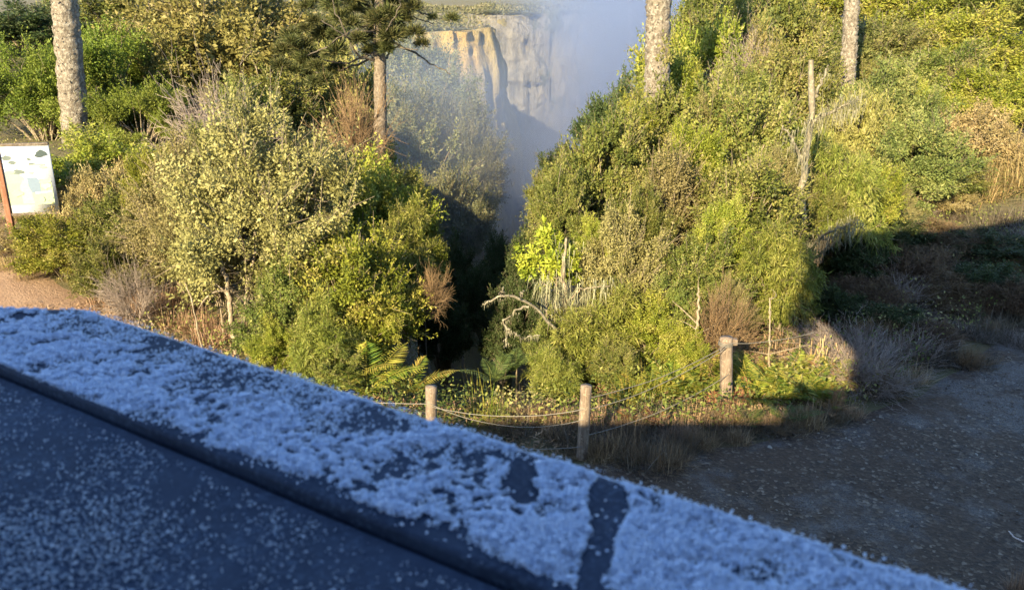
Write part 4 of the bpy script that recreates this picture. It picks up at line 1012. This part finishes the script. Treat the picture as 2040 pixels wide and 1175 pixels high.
wire(on('b', .86), on('c', .93), .10); wire(on('b', .7), on('c', .9), .12); wire(on('b', .35), on('c', .5), .12)
wire(on('c', .95), P(1622, 662, posts['c'][0][1] + .3), .06)
# wrapped wire ring and block on the tallest post
g0, zt, r = posts['c']
V, Fq, _ = join([tubes((np.stack([zt[0] + (r + .008) * np.cos(np.linspace(0, 6.4, 24)), zt[1] + (r + .008) * np.sin(np.linspace(0, 6.4, 24)), np.full(24, zt[2] - .07 - .02 * q_)], 1) - t0)[None], np.full((1, 24), .008), 5) for q_ in range(3)])
link('wire_loop', mesh_np('wire_loop', V, Fq, None, [m_wire], True), t)
V, Fq = box(tuple(zt - t0 + np.array([r, -.05, -.11])), tuple(zt - t0 + np.array([r + .07, .05, -.02]))); o = link('wood_block', mesh_np('wood_block', V, Fq, None, [M_POST]), t); bevel(o, .01)

# ------------------------------------------------------------------ frosty railing
RZ = CAM[2] - .35
def onb(px, py, z=RZ): return G(px, py, z)
e0, e1 = onb(150, 606), onb(1960, 1178)
ax = nrm(e1 - e0); pr_ = np.array([ax[1], -ax[0], 0]);
if pr_[1] > 0: pr_ = -pr_                           # towards the viewer
ctr0 = e0
def bl(px, py, z=RZ):
    q_ = onb(px, py, z) - ctr0; return q_ @ ax, q_ @ pr_
L0 = bl(-60, 606)[0] ; endcut = bl(0, 607)
wb = np.mean([bl(600, 965)[1], bl(300, 860)[1]])     # width to the near edge of the outer board
print('rail', e0, e1, 'width', wb, 'end', endcut, 'other', bl(0, 768), bl(1000, 1150))
rt = empty('railing', tuple(ctr0 + ax * .5 + pr_ * .1 - np.array([0, 0, 1.0]))); rt0 = np.array(rt.location)
tag(rt, 'frost covered dark wooden railing crossing the foreground', 'railing')
# end of the board runs from the corner e0 towards (0,607)
endv = nrm(onb(-200, 607) - e0)
def W3(u, v, z): return ctr0 + ax * u + pr_ * v + np.array([0, 0, z - RZ])
sk = (endv @ ax) / max(endv @ pr_, 1e-3)             # skew of the end cut
print('skew', sk)
def board(v0, v1, ztop, th, rnd_, usegs=220, u1=2.2, rn2=.004):
    k_ = 8
    prof = [(v0 + .0, ztop - th)]
    for a in np.linspace(0, math.pi / 2, k_): prof.append((v0 + rnd_ * (1 - math.cos(a)) , ztop - rnd_ * (1 - math.sin(a))))
    for f_ in np.linspace(.1, .9, 9): prof.append((v0 + rnd_ + (v1 - v0 - 2 * rnd_) * f_, ztop))
    for a in np.linspace(math.pi / 2, 0, k_): prof.append((v1 - rn2 * (1 - math.cos(a)), ztop - rn2 * (1 - math.sin(a))))
    prof.append((v1, ztop - th))
    us = np.linspace(.03, u1, usegs)
    V = np.array([[W3(u + sk * v_, v_, z_) - rt0 for v_, z_ in prof] for u in us]); r_, c_ = V.shape[:2]
    wob = .0012 * vnoise(us * 10, us * 0, 1, 3); V[..., 2] += wob[:, None]
    ii = np.arange(r_ * c_).reshape(r_, c_)
    Fq = np.stack([ii[:-1, :-1], ii[1:, :-1], ii[1:, 1:], ii[:-1, 1:]], -1).reshape(-1, 4)
    V = V.reshape(-1, 3)
    for row in (ii[0], ii[-1]):
        cidx = len(V); V = np.concatenate([V, [V[row].mean(0)]])
        rr_ = list(row) + [row[0]]
        ends = [[rr_[i], rr_[i + 1], cidx, cidx] for i in range(len(row))]
        Fq = np.concatenate([Fq, np.array([[a, b2, c2, c2] for a, b2, c2, _ in ends])]) if False else Fq
        mids = []
        for i in range(0, len(row) - 2, 2): mids.append([row[i], row[i + 1], row[i + 2], cidx])
        Fq = np.concatenate([Fq, np.array(mids)])
    return V, Fq
m, n, l, b = new_mat('dark wet board')
f = noise(n, l, 9, 6, .65); g_ = noise(n, l, 120, 5, .7)
colr = ramp(n, l, f, [(.3, (.010, .018, .04)), (.7, (.028, .044, .08))])
g3 = noise(n, l, 210, 3, .6); g4 = noise(n, l, 14, 4, .6)
film = mth(n, l, 'MULTIPLY', ramp(n, l, g3, [(.5, (0, 0, 0)), (.68, (1, 1, 1))]), ramp(n, l, g4, [(.38, (.15, .15, .15)), (.62, (.8, .8, .8))]))
colr = mixc(n, l, mth(n, l, 'MULTIPLY', film, .3), colr, (.22, .3, .42))
l.new(colr, b.inputs['Base Color']); b.inputs['Roughness'].default_value = .75; b.inputs['Specular IOR Level'].default_value = .25; bump(n, l, g_, .4, .002, b); M_BOARD = m
TH = .036
V, Fq = board(0, wb, RZ, TH, .012); o = link('outer_board', mesh_np('outer_board', V, Fq, None, [M_BOARD], True), rt)
IZ = RZ - .007
V, Fq = board(wb + .004, wb + .50, IZ, .034, .006); o = link('inner_board', mesh_np('inner_board', V, Fq, None, [M_BOARD], True), rt)
# frost crystals: density masks laid out on the boards
def flakes(n, v0, v1, z, dens, smin, smax, um=1.35, pile=.004, edge=0.0):
    u = rng.uniform(.03, um, n); v = rng.uniform(v0, v1, n)
    dd = dens(u, v); k = rng.uniform(0, 1, n) < dd
    u, v, dd = u[k], v[k], dd[k]; n = len(u); u = u + sk * v
    zz = z + rng.uniform(0, 1, n) * pile * np.clip(dd, .2, 1)
    if edge: zz = zz - np.clip((edge - (v - v0)) / edge, 0, 1) ** 2 * .012
    Pp = ctr0[None] + ax[None] * u[:, None] + pr_[None] * v[:, None]; Pp[:, 2] = zz
    D = nrm(rdir(n, -.15) + np.array([0, 0, .1])); N = nrm(rdir(n, -.2) + np.array([0, 0, .9]))
    L = rng.uniform(smin, smax, n)
    V, Fq = leaves(Pp - D * L[:, None] * .5, D, N, L, L * rng.uniform(.45, .95, n), .1)
    return V - rt0, Fq, rng.uniform(0, 1, n)
def ell(px, py, rx, ry, val):           # a bare or thin patch seen at a photo place, kept as board coordinates
    u0, v0 = bl(px, py); u1, v1 = bl(px + rx, py); u2, v2 = bl(px, py + ry)
    return (u0, v0, np.array([[u1 - u0, u2 - u0], [v1 - v0, v2 - v0]]), val)
bare = [ell(1040, 960, 34, 75, 1), ell(1025, 915, 40, 22, .8), ell(1095, 1020, 50, 20, .8), ell(1218, 1000, 42, 65, 1), ell(1205, 1075, 32, 70, 1), ell(1180, 1150, 30, 60, 1), ell(1310, 1000, 18, 40, .7), ell(1230, 945, 40, 25, .8),
        ell(790, 945, 70, 12, .75), ell(430, 765, 80, 22, .9), ell(500, 735, 60, 14, .8), ell(140, 645, 60, 35, .75), ell(250, 655, 140, 42, .86), ell(400, 705, 150, 44, .84), ell(560, 775, 130, 44, .75), ell(720, 840, 130, 38, .66), ell(890, 905, 110, 34, .6),
        ell(75, 735, 26, 14, .8), ell(120, 800, 80, 12, .8), ell(1420, 1060, 60, 34, .5), ell(1560, 1130, 70, 36, .5), ell(1490, 1150, 40, 22, .5)]
def inv_skew(u, v): return u + sk * v
def dens_out(u, v):
    uu = inv_skew(u, v); dcv = np.ones(len(u)) * .92
    for u0, v0, Mx, val in bare:
        iM = np.linalg.inv(Mx); a = iM[0, 0] * (uu - u0) + iM[0, 1] * (v - v0); b2 = iM[1, 0] * (uu - u0) + iM[1, 1] * (v - v0)
        rr_ = a * a + b2 * b2 + 1.1 * vnoise(uu, v, .02, 3) + .9 * vnoise(uu, v, .007, 4)
        dcv = dcv * (1 - val * (1 - ss(.65, 1.15, rr_)))
    ne = ss(wb - .018, wb - .009, v + .016 * vnoise(uu, v, .03, 5))      # bare rounded near edge
    gap = np.exp(-((uu - bl(170, 825)[0]) / .05) ** 2)
    dcv = dcv * (1 - ne * (1 - .6 * gap) * ss(bl(185, 842)[0], bl(215, 850)[0], uu))
    return np.clip(.75 * (1 - ss(.003, .010, v)) + dcv * (.66 + 1.25 * vnoise(uu, v, .03, 7) + 1.2 * vnoise(uu, v, .0065, 17) + .9 * vnoise(uu, v, .1, 19)) * (1 - .10 * ss(.02, .0, v)), 0, 1)
corner = bl(0, 1165)
def dens_in(u, v):
    uu = inv_skew(u, v); k = .10 + .34 * vnoise(uu, v, .05, 13) + .3 * vnoise(uu, v, .016, 14)
    k = k + .7 * (1 - ss(.03, .16, np.hypot(uu - corner[0], v - corner[1])))
    return np.clip(k, .04, .9)
m, n, l, b = new_mat('frost')
at = n.new('ShaderNodeAttribute'); at.attribute_name = 'rnd'
l.new(ramp(n, l, at.outputs['Fac'], [(0, (.62, .72, .88)), (1, (.93, .95, .99))]), b.inputs['Base Color']); b.inputs['Roughness'].default_value = .45
b.inputs['Subsurface Weight'].default_value = 0
tr_ = n.new('ShaderNodeBsdfTranslucent'); tr_.inputs[0].default_value = (.6, .74, .95, 1); mx = n.new('ShaderNodeMixShader'); mx.inputs[0].default_value = .3
l.new(b.outputs[0], mx.inputs[1]); l.new(tr_.outputs[0], mx.inputs[2]); l.new(mx.outputs[0], n['Material Output'].inputs[0]); M_FROST = m
FA = [flakes(34000, .002, wb - .002, RZ + .0004, dens_out, .0025, .005, edge=.012), flakes(560000, .0, wb - .002, RZ + .0003, dens_out, .0011, .0036, edge=.012), flakes(30000, .0, wb, RZ + .0005, lambda u, v: dens_out(u, v) * .35 + .05, .002, .004)]
V, Fq, rn = join(FA); o = link('frost', mesh_np('frost', V, Fq, rn, [M_FROST]), rt); o['kind'] = 'stuff'
M_FROST2 = M_FROST.copy(); M_FROST2.name = 'thin frost'
for e_ in [x_ for x_ in M_FROST2.node_tree.nodes if x_.type == 'VALTORGB'][0].color_ramp.elements: e_.color = [v_ * (.32 if e_.position < .5 else .75) for v_ in e_.color[:3]] + [1]
V, Fq, rn = join([flakes(190000, wb + .016, wb + .48, IZ + .0003, dens_in, .0012, .0042, pile=.002)]); o = link('frost', mesh_np('frost', V, Fq, rn ** 2, [M_FROST2]), rt); o['kind'] = 'stuff'
# posts and floor that carry the railing
M_DECK = bark('dark deck wood', (.03, .028, .025), (.06, .055, .05), (.09, .08, .07), 20, (1, .1, 1), .004)
def obox(u0, u1, v0, v1, z0, z1):
    c_ = [W3(u, v, z) - rt0 for z in (z0, z1) for u, v in ((u0, v0), (u1, v0), (u1, v1), (u0, v1))]
    return np.array(c_), np.array([[0, 3, 2, 1], [4, 5, 6, 7], [0, 1, 5, 4], [1, 2, 6, 5], [2, 3, 7, 6], [3, 0, 4, 7]])
fl = RZ - 1.15
V, Fq = obox(-.0, 2.2, wb - .05, wb + .07, RZ - .12, RZ - .06); link('gap_blocker', mesh_np('gap_blocker', V, Fq, None, [M_BOARD]), rt)  # added below the boards to stop sunlight showing through the gap
for u in (.12, 1.1):
    V, Fq = obox(u, u + .09, .05, .14, fl, RZ - TH - .002); bevel(link('rail_post', mesh_np('rail_post', V, Fq, None, [M_DECK]), rt))
    V, Fq = obox(u, u + .16, .05, .21, -.3, fl - .06); bevel(link('support_post', mesh_np('support_post', V, Fq, None, [M_DECK]), rt))
V, Fq = obox(-.05, 1.3, .0, 1.6, fl - .055, fl - .003); bevel(link('deck_floor', mesh_np('deck_floor', V, Fq, None, [M_DECK]), rt))

# ------------------------------------------------------------------ unseen caster behind the viewer, shaped so its shadow lies over rail, path and gully
yc = -1.6
def prism(profile, y0, y1, name, mat, parent):
    pr = np.array(profile); k_ = len(pr)
    V = np.array([[p_[0], y0, p_[1]] for p_ in pr] + [[p_[0], y1, p_[1]] for p_ in pr])
    me = bpy.data.meshes.new(name); me.from_pydata([tuple(v_) for v_ in V], [], [tuple(range(k_)), tuple(range(2 * k_ - 1, k_ - 1, -1))] + [(i, i + k_, (i + 1) % k_ + k_, (i + 1) % k_) for i in range(k_)])
    me.materials.append(mat); return link(name, me, parent)
lt = empty('shade_caster', (0, 0, 0)); tag(lt, 'unseen shadow caster behind the railing, shaped to shade rail and path', 'shadow caster')
M_CASTER = bark('caster wood', (.06, .045, .03), (.11, .08, .05), (.16, .12, .08), 8, (1, 1, .1), .01)
c0 = CAM[2]
prism([(-1.86, -.4), (9, -.4), (9, c0 + 6.4), (5.5, c0 + 6.6), (-2.3, c0 + 4.4), (-2.2, c0 + 2.6), (-1.1, c0 + 2.0), (-1.1, c0 + 1.05), (-1.86, c0 + 1.05)], yc - 6, yc, 'tall_caster', M_CASTER, lt)  # outline follows the wanted shadow edge; the overhang stands for tree shade
prism([(-10, -.4), (-1.86, -.4), (-1.86, c0 + .5), (-10, c0 + .5)], yc - 4, yc, 'low_caster', M_CASTER, lt)  # added low block that sets the near shadow edge

n_ = 5200; zc = rng.uniform(0, c0 + 4.3, n_); ed = np.where(zc < c0 + 1.05, -1.86, np.where(zc < c0 + 2.1, -1.1, -2.25)) - np.abs(.35 * vnoise(zc, zc * 0, .8, 5) + .5 * vnoise(zc, zc * 0, 2.3, 6)) * 1.5 * rng.uniform(0, 1, n_) ** .7
V, Fq = leaves(np.stack([ed, yc + rng.uniform(-.5, .25, n_), zc], 1), rdir(n_), rdir(n_), rng.uniform(.06, .14, n_), rng.uniform(.05, .1, n_))
link('shade_leaves', mesh_np('shade_leaves', V, Fq, rng.uniform(0, 1, n_), [LM['green']]), lt)  # unseen leaves added to make the shadow edge ragged

# ------------------------------------------------------------------ mist in the gorge
def mist(name, ctr, rad, dens, colr, wisp=.6, rot=0):
    bpy.ops.mesh.primitive_uv_sphere_add(segments=40, ring_count=24, radius=1, location=ctr)
    o = bpy.context.object; o.name = name; o.data.name = name; o.scale = rad; o.rotation_euler = (0, 0, rot)
    m = bpy.data.materials.new(name); m.use_nodes = True; n = m.node_tree.nodes; l = m.node_tree.links
    n.remove(n['Principled BSDF']); v = n.new('ShaderNodeVolumePrincipled'); v.inputs['Color'].default_value = (*colr, 1); v.inputs['Anisotropy'].default_value = 0.5
    tc = n.new('ShaderNodeTexCoord'); ln = n.new('ShaderNodeVectorMath'); ln.operation = 'LENGTH'; l.new(tc.outputs['Object'], ln.inputs[0])
    fall = n.new('ShaderNodeMapRange'); fall.interpolation_type = 'SMOOTHSTEP'; l.new(ln.outputs['Value'], fall.inputs[0])
    for k_, v_ in ((1, 1.0), (2, .25), (3, 0.0), (4, 1.0)): fall.inputs[k_].default_value = v_
    nz = noise(n, l, 2.2, 3, .6); nz = mth(n, l, 'ADD', mth(n, l, 'MULTIPLY', nz, 2 * wisp), 1 - wisp)
    l.new(mth(n, l, 'MULTIPLY', mth(n, l, 'MULTIPLY', fall.outputs[0], nz), dens), v.inputs['Density'])
    l.new(v.outputs[0], n['Material Output'].inputs['Volume']); o.data.materials.append(m); o['kind'] = 'stuff'; return o
MC = (.62, .67, .80)
mist('mist', (67, 240, 2), (80, 190, 50), .021, MC)
mist('mist', (25, 110, -6), (27, 72, 34), .026, MC)
mist('mist', (27, 175, -31), (32, 120, 27), .034, (.5, .55, .7))
mist('mist', (-6, 80, -8), (15, 30, 14), .042, (.7, .74, .82), .3)
